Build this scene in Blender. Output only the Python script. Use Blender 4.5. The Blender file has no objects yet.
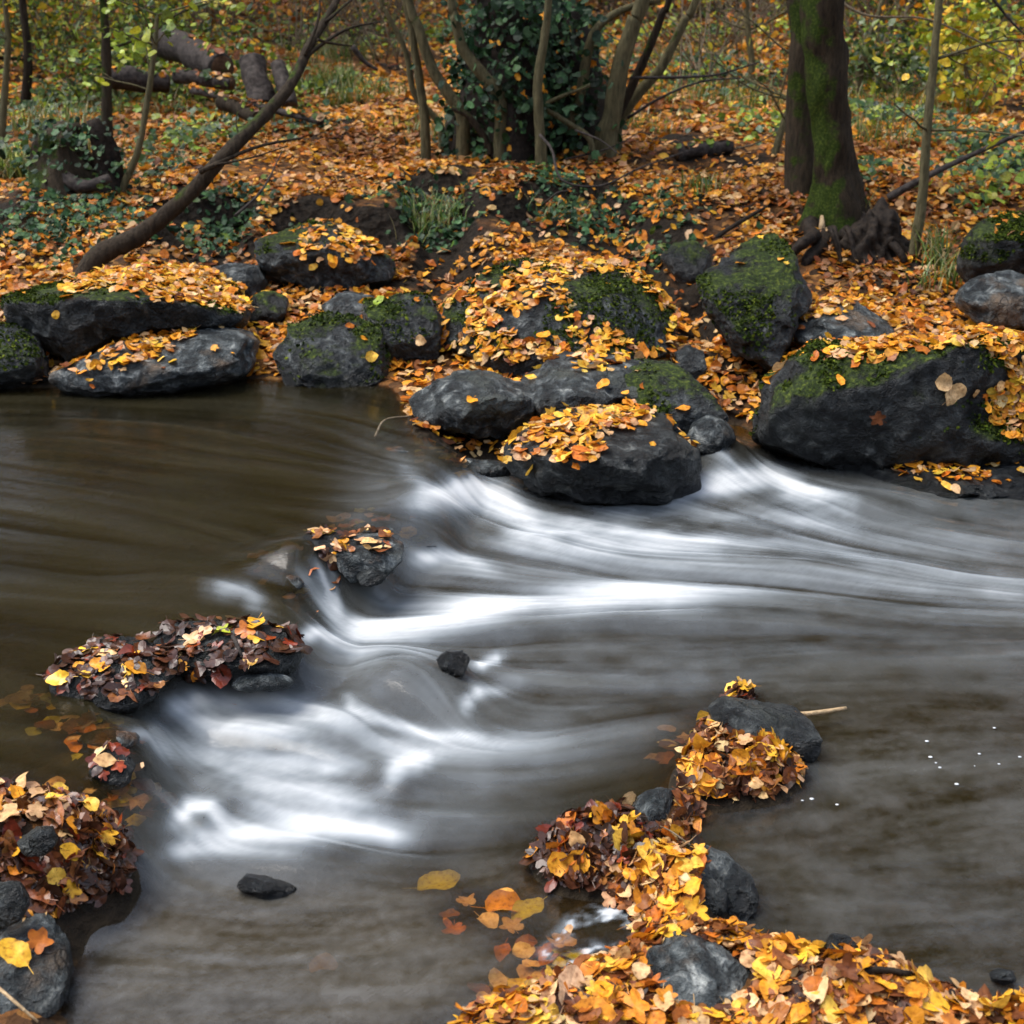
import bpy, bmesh, math
import numpy as np
from mathutils import Vector, Matrix

SC = bpy.context.scene
COL = SC.collection
R_ = math.radians

# ---------------------------------------------------------------- camera model
H, PITCH, F = 2.4, R_(22.0), 1407.0
CAM = np.array([0.0, 0.0, H])
FW = np.array([0, math.cos(PITCH), -math.sin(PITCH)])
UP = np.array([0, math.sin(PITCH), math.cos(PITCH)])
RT = np.array([1.0, 0, 0])

def ray(px, py):
    return FW * F + RT * (px - 512) + UP * (512 - py)
def at_z(px, py, z=0.0):
    r = ray(px, py)
    return CAM + r * ((z - H) / r[2])
def at_y(px, py, y):
    r = ray(px, py)
    return CAM + r * (y / r[1])
def at_d(px, py, zc):
    return CAM + ray(px, py) * (zc / F)
def depth_of(p):
    return float(np.dot(np.asarray(p) - CAM, FW))
def proj(P):
    d = P - CAM
    zc = np.maximum(d @ FW, 0.05)
    return 512 + F * (d @ RT) / zc, 512 - F * (d @ UP) / zc

# ---------------------------------------------------------------- maths helpers
def smooth(a, b, x):
    t = np.clip((x - a) / (b - a), 0, 1)
    return t * t * (3 - 2 * t)
def _hash(i, j, k, s):
    h = (i.astype(np.int64) * 374761393 + j.astype(np.int64) * 668265263 + k.astype(np.int64) * 2147483647 + s * 1274126177) & 0xFFFFFFFF
    h = ((h ^ (h >> 13)) * 1274126177) & 0xFFFFFFFF
    h = ((h ^ (h >> 16)) * 2246822519) & 0xFFFFFFFF
    return ((h ^ (h >> 15)) & 0xFFFFFF) / float(0xFFFFFF) * 2 - 1
def vnoise(p, s=0):
    p = np.asarray(p, dtype=float)
    if p.shape[1] == 2:
        p = np.column_stack([p, np.full(len(p), 0.37)])
    i = np.floor(p).astype(np.int64); f = p - i
    u = f * f * f * (f * (f * 6 - 15) + 10)
    r = 0
    for dx in (0, 1):
        wx = u[:, 0] if dx else 1 - u[:, 0]
        for dy in (0, 1):
            wy = u[:, 1] if dy else 1 - u[:, 1]
            for dz in (0, 1):
                wz = u[:, 2] if dz else 1 - u[:, 2]
                r = r + wx * wy * wz * _hash(i[:, 0] + dx, i[:, 1] + dy, i[:, 2] + dz, s)
    return r
def fbm(p, o=4, s=0):
    r, a = 0, 1.0
    p = np.asarray(p, dtype=float)
    for q in range(o):
        r = r + a * vnoise(p * (2.03 ** q) + q * 7.3, s + q)
        a *= 0.5
    return r
def inside(P, poly):
    poly = np.asarray(poly, float); x, y = P[:, 0], P[:, 1]
    c = np.zeros(len(P), bool); n = len(poly)
    for a in range(n):
        x1, y1 = poly[a]; x2, y2 = poly[(a + 1) % n]
        if y1 == y2: continue
        m = ((y1 > y) != (y2 > y)) & (x < (x2 - x1) * (y - y1) / (y2 - y1) + x1)
        c ^= m
    return c
def seg_dist(P, a, b):
    a = np.asarray(a, float); b = np.asarray(b, float); d = b - a
    t = np.clip(((P - a) @ d) / max(d @ d, 1e-9), 0, 1)
    q = P - a - t[:, None] * d
    return np.sqrt((q * q).sum(1)), t
def sdf(P, poly):
    r = np.full(len(P), 1e9); n = len(poly)
    for a in range(n):
        r = np.minimum(r, seg_dist(P, poly[a], poly[(a + 1) % n])[0])
    return np.where(inside(P, poly), r, -r)

# ---------------------------------------------------------------- object helpers
def tag(o, label=None, cat=None, group=None, kind=None):
    if label: o['label'] = label
    if cat: o['category'] = cat
    if group: o['group'] = group
    if kind: o['kind'] = kind
    return o
def empty(name, loc, label, cat, group=None):
    o = bpy.data.objects.new(name, None); COL.objects.link(o); o.location = loc
    o.empty_display_size = 0.1
    return tag(o, label, cat, group)
def mesh_data(name, V, faces, mat, cols=None, attrs=None, shade=True):
    """faces: list of int arrays (m, k)"""
    me = bpy.data.meshes.new(name)
    V = np.asarray(V, np.float32)
    me.vertices.add(len(V)); me.vertices.foreach_set('co', V.ravel())
    faces = [np.asarray(f, np.int32) for f in faces if len(f)]
    tot = np.concatenate([np.full(len(f), f.shape[1], np.int32) for f in faces])
    idx = np.concatenate([f.ravel() for f in faces])
    st = np.concatenate([[0], np.cumsum(tot)[:-1]]).astype(np.int32)
    me.loops.add(len(idx)); me.loops.foreach_set('vertex_index', idx)
    me.polygons.add(len(tot)); me.polygons.foreach_set('loop_start', st)
    me.polygons.foreach_set('loop_total', tot)
    me.polygons.foreach_set('use_smooth', np.full(len(tot), shade, bool))
    if cols is not None:
        a = me.color_attributes.new('Col', 'FLOAT_COLOR', 'POINT')
        c = np.ones((len(V), 4), np.float32); c[:, :3] = cols
        a.data.foreach_set('color', c.ravel())
    for k, v in (attrs or {}).items():
        a = me.attributes.new(k, 'FLOAT', 'POINT'); a.data.foreach_set('value', np.asarray(v, np.float32))
    me.update(calc_edges=True); me.validate()
    if mat: me.materials.append(mat)
    return me
def mesh_obj(name, V, faces, mat, loc=(0, 0, 0), parent=None, cols=None, attrs=None, shade=True):
    V = np.asarray(V, float) - np.asarray(loc, float)
    o = bpy.data.objects.new(name, mesh_data(name, V, faces, mat, cols, attrs, shade)); COL.objects.link(o)
    if parent is not None:
        o.parent = parent
        o.location = Vector(loc) - parent.location
    else:
        o.location = loc
    return o

# ---------------------------------------------------------------- materials
def new_mat(name):
    m = bpy.data.materials.new(name); m.use_nodes = True
    nt = m.node_tree; nt.nodes.clear()
    out = nt.nodes.new('ShaderNodeOutputMaterial')
    return m, nt, out
class G:
    def __init__(s, nt): s.nt = nt
    def n(s, t, **kw):
        nd = s.nt.nodes.new('ShaderNode' + t)
        for k, v in kw.items():
            if k.startswith('i_'):
                nd.inputs[k[2:].replace('_', ' ')].default_value = v
            else: setattr(nd, k, v)
        return nd
    def l(s, a, b): s.nt.links.new(a, b)
    def noise(s, scale, detail=4, rough=0.55, vec=None, dist=0.0):
        nd = s.n('TexNoise'); nd.inputs['Scale'].default_value = scale; nd.inputs['Detail'].default_value = detail
        nd.inputs['Roughness'].default_value = rough; nd.inputs['Distortion'].default_value = dist
        if vec is not None: s.l(vec, nd.inputs['Vector'])
        return nd.outputs['Fac']
    def ramp(s, fac, stops):
        nd = s.n('ValToRGB'); e = nd.color_ramp.elements
        while len(e) < len(stops): e.new(0.5)
        for q, (p, c) in zip(e, stops):
            q.position = p; q.color = (*c, 1) if len(c) == 3 else c
        s.l(fac, nd.inputs['Fac']); return nd.outputs['Color']
    def mix(s, f, a, b, mode='MIX'):
        nd = s.n('MixRGB', blend_type=mode)
        for v, k in ((f, 'Fac'), (a, 'Color1'), (b, 'Color2')):
            if hasattr(v, 'is_linked'): s.l(v, nd.inputs[k])
            elif isinstance(v, tuple): nd.inputs[k].default_value = (*v, 1)
            else: nd.inputs[k].default_value = v
        return nd.outputs['Color']
    def m(s, op, a, b=None, c=None, clamp=False):
        nd = s.n('Math', operation=op, use_clamp=clamp)
        for q, v in enumerate((a, b, c)):
            if v is None: continue
            if hasattr(v, 'is_linked'): s.l(v, nd.inputs[q])
            else: nd.inputs[q].default_value = v
        return nd.outputs[0]
    def step(s, v, a, b):
        nd = s.n('MapRange', interpolation_type='SMOOTHSTEP')
        s.l(v, nd.inputs['Value']); nd.inputs['From Min'].default_value = a; nd.inputs['From Max'].default_value = b
        return nd.outputs['Result']
    def bump(s, h, strength, dist, nrm=None):
        nd = s.n('Bump'); nd.inputs['Strength'].default_value = strength; nd.inputs['Distance'].default_value = dist
        s.l(h, nd.inputs['Height'])
        if nrm is not None: s.l(nrm, nd.inputs['Normal'])
        return nd.outputs['Normal']

def rock_material(name, moss=0.4, pale=0.0, rough=0.36, warm=0.0, dampw=.65):
    mt, nt, out = new_mat(name); g = G(nt)
    geo = g.n('NewGeometry'); pos = geo.outputs['Position']
    sep = g.n('SeparateXYZ'); g.l(geo.outputs['Normal'], sep.inputs[0]); nz = sep.outputs['Z']
    n1 = g.noise(3.0, 6, .6, pos); n2 = g.noise(14, 6, .65, pos, .4); n3 = g.noise(60, 4, .7, pos)
    k = 1.0 + pale
    c = g.ramp(n2, [(.34, (.002 * k, .0024 * k, .0026 * k)), (.49, (.008 * k, .0098 * k, .0102 * k)), (.59, (.030 * k, .034 * k, .034 * k)), (.72, (.13 * k, .135 * k, .125 * k))])
    c = g.mix(g.step(n1, .52, .68), c, ((.024 + warm) * k, .027 * k, (.023 - warm * .4) * k))
    speck = g.step(n3, .64, .74)
    c = g.mix(g.m('MULTIPLY', speck, .5), c, (.22, .22, .21))
    # moss on the upper faces
    mm = g.m('ADD', nz, g.m('MULTIPLY', g.m('SUBTRACT', n1, .5), 3.0))
    mm = g.m('ADD', mm, g.m('MULTIPLY', g.m('SUBTRACT', n2, .5), 1.2))
    mk = g.step(mm, 1.05 - moss, 1.45 - moss)
    mc = g.ramp(g.noise(45, 3, .6, pos), [(.3, (.006, .011, .0015)), (.52, (.028, .048, .005)), (.72, (.12, .15, .016))])
    mk = g.m('MULTIPLY', mk, 1.0 if moss > .02 else 0.0)
    col = g.mix(mk, c, mc)
    ck = g.n('TexVoronoi', feature='DISTANCE_TO_EDGE'); ck.inputs['Scale'].default_value = 1.9
    wv = g.n('VectorMath', operation='ADD'); g.l(pos, wv.inputs[0]); nc = g.n('TexNoise'); nc.inputs['Scale'].default_value = 4; g.l(pos, nc.inputs['Vector']); g.l(nc.outputs['Color'], wv.inputs[1]); g.l(wv.outputs[0], ck.inputs['Vector'])
    crack = g.m('MULTIPLY', g.step(ck.outputs['Distance'], .016, .0), g.step(n1, .48, .60))
    col = g.mix(g.m('MULTIPLY', crack, .55), col, (.004, .004, .004))
    damp = g.n('Attribute', attribute_name='damp').outputs['Fac']
    col = g.mix(g.m('MULTIPLY', damp, dampw), col, (.004, .0045, .005))
    p = g.n('BsdfPrincipled'); g.l(col, p.inputs['Base Color'])
    rr = g.m('ADD', g.m('MULTIPLY', n2, .25), rough - .12)
    rr = g.m('MAXIMUM', rr, g.m('MULTIPLY', mk, .95))
    rr = g.m('SUBTRACT', rr, g.m('MULTIPLY', damp, .26))
    rr = g.m('MAXIMUM', rr, .12)
    g.l(rr, p.inputs['Roughness']); p.inputs['Specular IOR Level'].default_value = .3
    vor = g.n('TexVoronoi'); vor.inputs['Scale'].default_value = 9; g.l(pos, vor.inputs['Vector'])
    hgt = g.m('SUBTRACT', g.m('ADD', g.m('MULTIPLY', n2, 1.0), g.m('MULTIPLY', n3, .35)), g.m('MULTIPLY', crack, .12))
    nb = g.bump(hgt, 1.0, .06)
    nb2 = g.bump(g.m('MULTIPLY', g.noise(130, 3, .7, pos), mk), .9, .02, nb)
    g.l(nb2, p.inputs['Normal']); g.l(p.outputs[0], out.inputs[0])
    return mt

def leaf_material(name, rough=.45, trans=.25, spec=.4):
    mt, nt, out = new_mat(name); g = G(nt)
    at = g.n('Attribute', attribute_name='Col')
    geo = g.n('NewGeometry')
    nz = g.noise(70, 3, .6, geo.outputs['Position'])
    col = g.mix(1.0, at.outputs['Color'], g.ramp(nz, [(.28, (.42, .32, .26)), (.40, (.85, .78, .72)), (.6, (1.12, 1.12, 1.08))]), 'MULTIPLY')
    p = g.n('BsdfPrincipled'); g.l(col, p.inputs['Base Color'])
    p.inputs['Roughness'].default_value = rough; p.inputs['Specular IOR Level'].default_value = spec
    t = g.n('BsdfTranslucent'); g.l(col, t.inputs['Color'])
    mx = g.n('MixShader'); mx.inputs[0].default_value = trans
    g.l(p.outputs[0], mx.inputs[1]); g.l(t.outputs[0], mx.inputs[2]); g.l(mx.outputs[0], out.inputs[0])
    return mt

def bark_material(name, c0, c1, moss=0.3, side=(-.6, -.2, .2), rough=.8):
    mt, nt, out = new_mat(name); g = G(nt)
    geo = g.n('NewGeometry'); pos = geo.outputs['Position']
    mp = g.n('Mapping'); mp.inputs['Scale'].default_value = (1, 1, .22); g.l(pos, mp.inputs['Vector'])
    n1 = g.noise(38, 5, .65, mp.outputs[0]); n2 = g.noise(5, 4, .6, pos)
    c = g.ramp(n1, [(.3, c0), (.7, c1)])
    dt = g.n('VectorMath', operation='DOT_PRODUCT'); g.l(geo.outputs['Normal'], dt.inputs[0]); dt.inputs[1].default_value = side
    mk = g.step(g.m('ADD', dt.outputs['Value'], g.m('MULTIPLY', g.m('SUBTRACT', n2, .5), 3.2)), .75 - moss, 1.15 - moss)
    mc = g.ramp(g.noise(60, 3, .6, pos), [(.3, (.010, .018, .002)), (.52, (.022, .036, .004)), (.72, (.055, .074, .009))])
    col = g.mix(mk, c, mc)
    p = g.n('BsdfPrincipled'); g.l(col, p.inputs['Base Color']); p.inputs['Roughness'].default_value = rough; p.inputs['Specular IOR Level'].default_value = .1
    g.l(g.bump(g.m('ADD', n1, g.m('MULTIPLY', g.noise(110, 3, .6, pos), .5)), .8, .02), p.inputs['Normal'])
    g.l(p.outputs[0], out.inputs[0])
    return mt

def ground_material():
    mt, nt, out = new_mat('woodland_soil'); g = G(nt)
    pos = g.n('NewGeometry').outputs['Position']
    vor = g.n('TexVoronoi'); vor.inputs['Scale'].default_value = 17; g.l(pos, vor.inputs['Vector'])
    n1 = g.noise(1.3, 5, .6, pos); n2 = g.noise(30, 5, .6, pos)
    leaf = g.ramp(g.n('SeparateColor').outputs[0], [(0, (0, 0, 0)), (1, (1, 1, 1))])
    sc = g.n('SeparateColor'); g.l(vor.outputs['Color'], sc.inputs[0])
    leaf = g.ramp(sc.outputs[0], [(.0, (.020, .011, .006)), (.4, (.075, .033, .012)), (.7, (.15, .060, .016)), (1.0, (.23, .11, .03))])
    soil = g.ramp(n2, [(.3, (.004, .003, .002)), (.7, (.018, .012, .007))])
    col = g.mix(g.step(n1, .40, .62), soil, leaf)
    sp = g.n('SeparateXYZ'); g.l(pos, sp.inputs[0])
    nrm = g.n('SeparateXYZ'); g.l(g.n('NewGeometry').outputs['Normal'], nrm.inputs[0])
    col = g.mix(g.step(nrm.outputs['Z'], .93, .80), col, soil)
    col = g.mix(g.n('Attribute', attribute_name='hollow').outputs['Fac'], col, soil)
    # river bed
    bed = g.ramp(g.noise(12, 5, .65, pos), [(.3, (.008, .006, .003)), (.55, (.035, .025, .012)), (.75, (.09, .065, .035))])
    at = g.n('Attribute', attribute_name='wet')
    col = g.mix(at.outputs['Fac'], col, bed)
    p = g.n('BsdfPrincipled'); g.l(col, p.inputs['Base Color']); p.inputs['Roughness'].default_value = .75; p.inputs['Specular IOR Level'].default_value = .1
    g.l(g.bump(g.m('ADD', n2, vor.outputs['Distance']), .8, .03), p.inputs['Normal'])
    g.l(p.outputs[0], out.inputs[0])
    return mt

def water_material():
    mt, nt, out = new_mat('stream_water'); g = G(nt)
    pos = g.n('NewGeometry').outputs['Position']
    foam = g.n('Attribute', attribute_name='foam').outputs['Fac']
    dep = g.n('Attribute', attribute_name='depth').outputs['Fac']
    lic = g.n('Attribute', attribute_name='streak').outputs['Fac']
    silt = g.n('Attribute', attribute_name='silt').outputs['Fac']
    tr = g.n('BsdfTransparent'); tr.inputs[0].default_value = (.80, .66, .42, 1)
    mu = g.n('BsdfDiffuse'); g.l(g.mix(silt, g.ramp(lic, [(.25, (.0060, .0050, .0015)), (.75, (.017, .0138, .0048))]), (.066, .056, .041)), mu.inputs[0])
    fac = g.m('SUBTRACT', 1.0, g.m('POWER', 2.718, g.m('MULTIPLY', dep, -11.0)))
    a = g.n('MixShader'); g.l(g.m('MAXIMUM', fac, .1), a.inputs[0]); g.l(tr.outputs[0], a.inputs[1]); g.l(mu.outputs[0], a.inputs[2])
    gl = g.n('BsdfGlossy'); gl.inputs['Color'].default_value = (1, 1, 1, 1); gl.inputs['Roughness'].default_value = .15
    fr = g.n('Fresnel'); fr.inputs['IOR'].default_value = 1.33
    nb = g.bump(g.noise(55, 3, .6, pos), .12, .01)
    g.l(nb, fr.inputs['Normal']); g.l(nb, gl.inputs['Normal'])
    b = g.n('MixShader'); g.l(fr.outputs[0], b.inputs[0]); g.l(a.outputs[0], b.inputs[1]); g.l(gl.outputs[0], b.inputs[2])
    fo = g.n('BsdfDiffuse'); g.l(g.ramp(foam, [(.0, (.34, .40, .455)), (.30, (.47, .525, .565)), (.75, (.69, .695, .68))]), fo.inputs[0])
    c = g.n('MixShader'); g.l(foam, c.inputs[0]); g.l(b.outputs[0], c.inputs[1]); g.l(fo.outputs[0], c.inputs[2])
    g.l(c.outputs[0], out.inputs[0])
    return mt

def plain_material(name, stops, scale=30, rough=.7, bump=.6):
    mt, nt, out = new_mat(name); g = G(nt)
    pos = g.n('NewGeometry').outputs['Position']
    n = g.noise(scale, 5, .6, pos)
    p = g.n('BsdfPrincipled'); g.l(g.ramp(n, stops), p.inputs['Base Color']); p.inputs['Roughness'].default_value = rough; p.inputs['Specular IOR Level'].default_value = .12
    g.l(g.bump(n, bump, .02), p.inputs['Normal']); g.l(p.outputs[0], out.inputs[0])
    return mt

M_ROCK = rock_material('wet_dark_rock', 0.0)
M_ROCKM = rock_material('mossy_rock', .42)
M_ROCKG = rock_material('grey_wet_rock', .0, pale=1.1, rough=.42)
M_ROCKGM = rock_material('grey_mossy_rock', .36, pale=.9, rough=.42)
M_ROCKH = rock_material('heavily_mossy_rock', .58, rough=.5)
M_ROCKP = rock_material('pale_streaked_rock', .0, pale=1.9, warm=.015)
M_ROCKB = rock_material('brown_wet_stone', 0.0, pale=1.8, warm=.035, rough=.3, dampw=.2)
M_LEAF = leaf_material('autumn_leaf', .45, .25, .22)
M_WETLEAF = leaf_material('wet_leaf', .30, .08, .35)
M_GREEN = leaf_material('green_leaf', .4, .3)
M_IVY = leaf_material('ivy_leaf', .5, .08, .18)
M_MOSS = leaf_material('moss', .8, .15, .05)
M_GROUND = ground_material()
M_WATER = water_material()
M_BARK = bark_material('mossy_brown_bark', (.007, .005, .003), (.040, .028, .016), .58)
M_BARKM = bark_material('moss_covered_bark', (.015, .012, .008), (.05, .036, .022), .40, (-.3, -.4, .1))
M_BARKG = bark_material('grey_green_bark', (.04, .036, .018), (.14, .12, .062), .05, (-.3, -.2, .6))
M_BARKD = bark_material('dark_bark', (.009, .006, .004), (.045, .033, .021), .0, (-.3, -.2, .6))
M_DEAD = plain_material('weathered_grey_wood', [(.3, (.010, .008, .007)), (.7, (.062, .050, .043))], 25)
M_CUT = plain_material('cut_wood_end', [(.3, (.035, .018, .010)), (.7, (.10, .055, .028))], 40)
M_TWIG = plain_material('twig_bark', [(.3, (.05, .037, .022)), (.7, (.22, .17, .11))], 60)
M_STICK = plain_material('pale_stick', [(.3, (.22, .15, .08)), (.7, (.42, .30, .17))], 60, .5)
M_ROOT = plain_material('dark_root', [(.3, (.004, .003, .0025)), (.7, (.026, .018, .012))], 30)
M_GRASS = leaf_material('grass_blade', .4, .3)

# ---------------------------------------------------------------- colours of leaves (base colours)
PAL = {
    'yellow': [(.78, .44, .035), (.72, .38, .03), (.82, .50, .07)],
    'amber': [(.68, .28, .020), (.62, .24, .018), (.74, .33, .03)],
    'orange': [(.50, .15, .014), (.44, .13, .015), (.56, .19, .02)],
    'brown': [(.22, .075, .022), (.17, .055, .018), (.27, .10, .03)],
    'dark': [(.055, .022, .012), (.08, .03, .015), (.04, .018, .010)],
    'pale': [(.62, .38, .17), (.55, .33, .16), (.66, .44, .22)],
    'red': [(.20, .030, .008), (.26, .045, .010), (.14, .022, .008)],
    'green': [(.06, .11, .018), (.09, .14, .02), (.04, .08, .02)],
    'lime': [(.26, .36, .03), (.36, .41, .03), (.19, .29, .03)],
    'lemon': [(.55, .46, .03), (.62, .44, .03), (.48, .44, .05)],
    'ivy': [(.012, .036, .012), (.018, .050, .018), (.008, .024, .008)],
    'iv2': [(.04, .10, .035), (.055, .12, .045), (.03, .08, .025)],
}
MIX_BANK = [('amber', .32), ('orange', .24), ('yellow', .12), ('pale', .28), ('brown', .08), ('dark', .01)]
MIX_BACK = [('amber', .29), ('orange', .22), ('yellow', .13), ('pale', .30), ('brown', .08), ('lime', .05)]
MIX_ROCK = [('amber', .34), ('orange', .12), ('yellow', .24), ('pale', .25), ('brown', .05)]
MIX_NEAR = [('yellow', .20), ('amber', .22), ('orange', .17), ('pale', .16), ('brown', .19), ('dark', .06)]
MIX_WET = [('dark', .74), ('red', .13), ('brown', .08), ('amber', .02), ('yellow', .02), ('pale', .01)]

def pick_cols(rng, n, mixl):
    names = [m for m, _ in mixl]; w = np.array([q for _, q in mixl]); w = w / w.sum()
    ch = rng.choice(len(names), n, p=w); var = rng.integers(0, 3, n)
    T = np.array([PAL[k] for k in names])
    c = T[ch, var] * rng.uniform(.72, 1.15, (n, 1)) * rng.uniform(.92, 1.08, (n, 3))
    return c, ch

# ---------------------------------------------------------------- leaf templates
def leaf_outline(kind, ph):
    if kind == 'ovate':
        r = .5 * (1 + .16 * np.cos(ph) + .06 * np.cos(2 * ph)) * (1 - .24 * np.abs(np.sin(ph)))
        r = r + .10 * np.exp(-(ph / .25) ** 2)
    elif kind == 'round':
        r = .46 * (1 + .10 * np.cos(ph)) * (1 - .07 * np.abs(np.sin(ph))) + .06 * np.exp(-(ph / .25) ** 2)
    else:  # lobed
        r = .27 + .27 * np.abs(np.cos(2.5 * ph)) ** .9 * (1 - .25 * (np.abs(ph) / np.pi)) - .08 * np.exp(-((np.abs(ph) - np.pi) / .35) ** 2)
    return r
def leaf_template(kind, lod, rng):
    N = {0: 6, 1: 11, 2: 26}[lod]
    ph = np.linspace(-np.pi, np.pi, N, endpoint=False) + (0 if lod else .1)
    r = leaf_outline(kind, ph)
    if lod: r = r * (1 + (.07 if lod == 2 else .10) * rng.uniform(-1, 1, N)) * (1 + .14 * np.sin(ph + rng.uniform(0, 6.28)) * rng.uniform(0, 1))
    ring = np.column_stack([np.cos(ph) * r, np.sin(ph) * r, np.zeros(N)])
    k = rng.normal(0, .42, 3); fold = abs(rng.normal(0, .18)); ph0 = rng.uniform(0, 6.28)
    def curl(P, e):
        z = k[0] * P[:, 0] ** 2 + k[1] * P[:, 1] ** 2 + .8 * k[2] * P[:, 0] * P[:, 1] + fold * np.abs(P[:, 1])
        z = z + e * .05 * np.sin(3 * np.arctan2(P[:, 1], P[:, 0]) + ph0)
        return np.column_stack([P[:, 0], P[:, 1], z])
    i = np.arange(N); j = (i + 1) % N
    if lod < 2:
        V = np.vstack([[[0, 0, 0]], curl(ring, 1)])
        fs = [np.column_stack([np.zeros(N, int), 1 + i, 1 + j])]
        edge = np.r_[0, np.ones(N)]
    else:
        V = np.vstack([[[0, 0, 0]], curl(ring * .55, .4), curl(ring, 1)])
        fs = [np.column_stack([np.zeros(N, int), 1 + i, 1 + j]), np.column_stack([1 + i, 1 + N + i, 1 + N + j, 1 + j])]
        edge = np.r_[0, np.full(N, .45), np.ones(N)]
        b = len(V)  # stalk
        x0 = -r[0] * .9
        st = np.array([[x0, -.012, 0], [x0, .012, 0], [x0 - .38, .03 + .05, .06], [x0 - .38, .01 + .05, .06]])
        V = np.vstack([V, st]); fs[1] = np.vstack([fs[1], [[b, b + 1, b + 2, b + 3]]])
        edge = np.r_[edge, [1.2] * 4]
    return V, fs, edge
_rt = np.random.default_rng(5)
TEMPL = {l: [leaf_template(['ovate', 'lobed', 'round'][q % 3] if l else ['ovate', 'round'][q % 2], l, _rt) for q in range(24)] for l in (0, 1, 2)}

def frames(nrm, rng, tilt):
    n = len(nrm)
    d = nrm + rng.normal(0, 1, (n, 3)) * np.reshape(tilt, (-1, 1))
    d /= np.linalg.norm(d, axis=1, keepdims=True)
    a = rng.normal(0, 1, (n, 3)); x = np.cross(a, d); x /= np.linalg.norm(x, axis=1, keepdims=True) + 1e-9
    y = np.cross(d, x)
    return np.stack([x, y, d], axis=2)
def leaf_batch(pos, nrm, size, cols, lod, rng, tilt=.3):
    """numpy arrays of one joined mesh of leaves"""
    n = len(pos); T = TEMPL[lod]; pick = rng.integers(0, len(T), n)
    Fr = frames(nrm, rng, tilt)
    Vs, Cs, F3, F4, off = [], [], [], [], 0
    for q in range(len(T)):
        m = np.where(pick == q)[0]
        if not len(m): continue
        V, fs, edge = T[q]
        flip = np.where(rng.random(len(m)) < .5, 1, -1)
        W = np.repeat(V[None], len(m), 0) * size[m, None, None] * np.array([1, 1, .7])
        W[:, :, 1] *= rng.uniform(.62, 1.1, len(m))[:, None]; W = W * rng.lognormal(-.05, .22, len(m))[:, None, None]
        W[:, :, 2] *= flip[:, None]
        W = np.einsum('nij,nvj->nvi', Fr[m], W) + pos[m, None]
        k = len(V)
        dark = 1 - .42 * edge[None, :, None] * rng.uniform(-.15, 1, (len(m), 1, 1)) + .16 * rng.uniform(-1, 1, (len(m), k, 1))
        C = cols[m, None] * dark
        Vs.append(W.reshape(-1, 3)); Cs.append(C.reshape(-1, 3))
        base = off + np.arange(len(m))[:, None, None] * k
        for f in fs:
            (F3 if f.shape[1] == 3 else F4).append((f[None] + base).reshape(-1, f.shape[1]))
        off += len(m) * k
    fs = []
    if F3: fs.append(np.vstack(F3))
    if F4: fs.append(np.vstack(F4))
    return np.vstack(Vs), fs, np.clip(np.vstack(Cs), 0, 1)
def join(parts):
    V, C, F, off = [], [], {}, 0
    for v, fs, c in parts:
        V.append(v); C.append(c)
        for f in fs: F.setdefault(f.shape[1], []).append(f + off)
        off += len(v)
    return np.vstack(V), [np.vstack(f) for f in F.values()], np.vstack(C)

# ---------------------------------------------------------------- the stream bed, water level and land
def wpoly(px, z):
    return [tuple(at_z(x, y, z)[:2]) for x, y in px]
CASC = [(470, 380), (425, 415), (455, 462), (450, 490), (420, 530), (370, 560), (325, 590), (305, 625), (295, 660), (200, 672), (150, 700), (135, 735), (135, 775), (120, 810), (110, 850), (60, 880), (0, 905)]
_c = wpoly(CASC, .10)
UPPOLY = [(_c[0][0], 14.0)] + _c + [(-6, 2.2), (-40, 2.0), (-40, 14)]
HUMPS = [  # px, py, rx, ry (px), height
    (405, 668, 62, 26, .085), (345, 712, 40, 16, .03), (475, 486, 40, 14, .06), (430, 520, 40, 18, .03), (560, 530, 70, 16, .035), (720, 447, 34, 22, .15),
    (140, 748, 26, 14, .05), (150, 815, 34, 22, .07), (205, 800, 18, 18, .035), (400, 762, 34, 12, .03), (300, 585, 30, 16, .05), (270, 590, 40, 14, .03),
    (640, 545, 120, 10, .02), (820, 552, 110, 12, .03), (690, 600, 160, 12, .02), (470, 612, 90, 14, .03), (360, 640, 50, 12, .03), (870, 487, 60, 12, .03),
    (480, 468, 50, 22, .04), (245, 710, 60, 14, .03), (300, 830, 60, 14, .025), (700, 470, 40, 14, .04)]
HUMPW = [(at_z(a, b, .08), c, d, h) for a, b, c, d, h in HUMPS]
def water_h(P):
    s = sdf(P, UPPOLY) + .05 * vnoise(P * 3.1, 3)
    h = .20 * smooth(-.20, .14, s)
    for w, rx, ry, hh in HUMPW:
        sc = depth_of(w) / F
        m = (np.abs(P[:, 0] - w[0]) < 3 * rx * sc)
        ex = (P[:, 0] - w[0]) / (rx * sc); ey = (P[:, 1] - w[1]) / (ry * sc * 2.4)
        h = h + np.where(m, hh * np.exp(-ex * ex - ey * ey), 0)
    return h
SHORE = wpoly([(-600, 388), (0, 388), (150, 388), (262, 380), (330, 378), (395, 385), (402, 415), (415, 440)], .2) + \
    wpoly([(470, 456), (520, 470), (580, 455), (650, 438), (700, 415), (742, 412), (765, 438), (830, 452), (900, 460), (1024, 466), (1400, 475)], .06)
FARPOLY = [(-60, SHORE[0][1])] + SHORE + [(60, SHORE[-1][1]), (60, 120), (-60, 120)]
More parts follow.
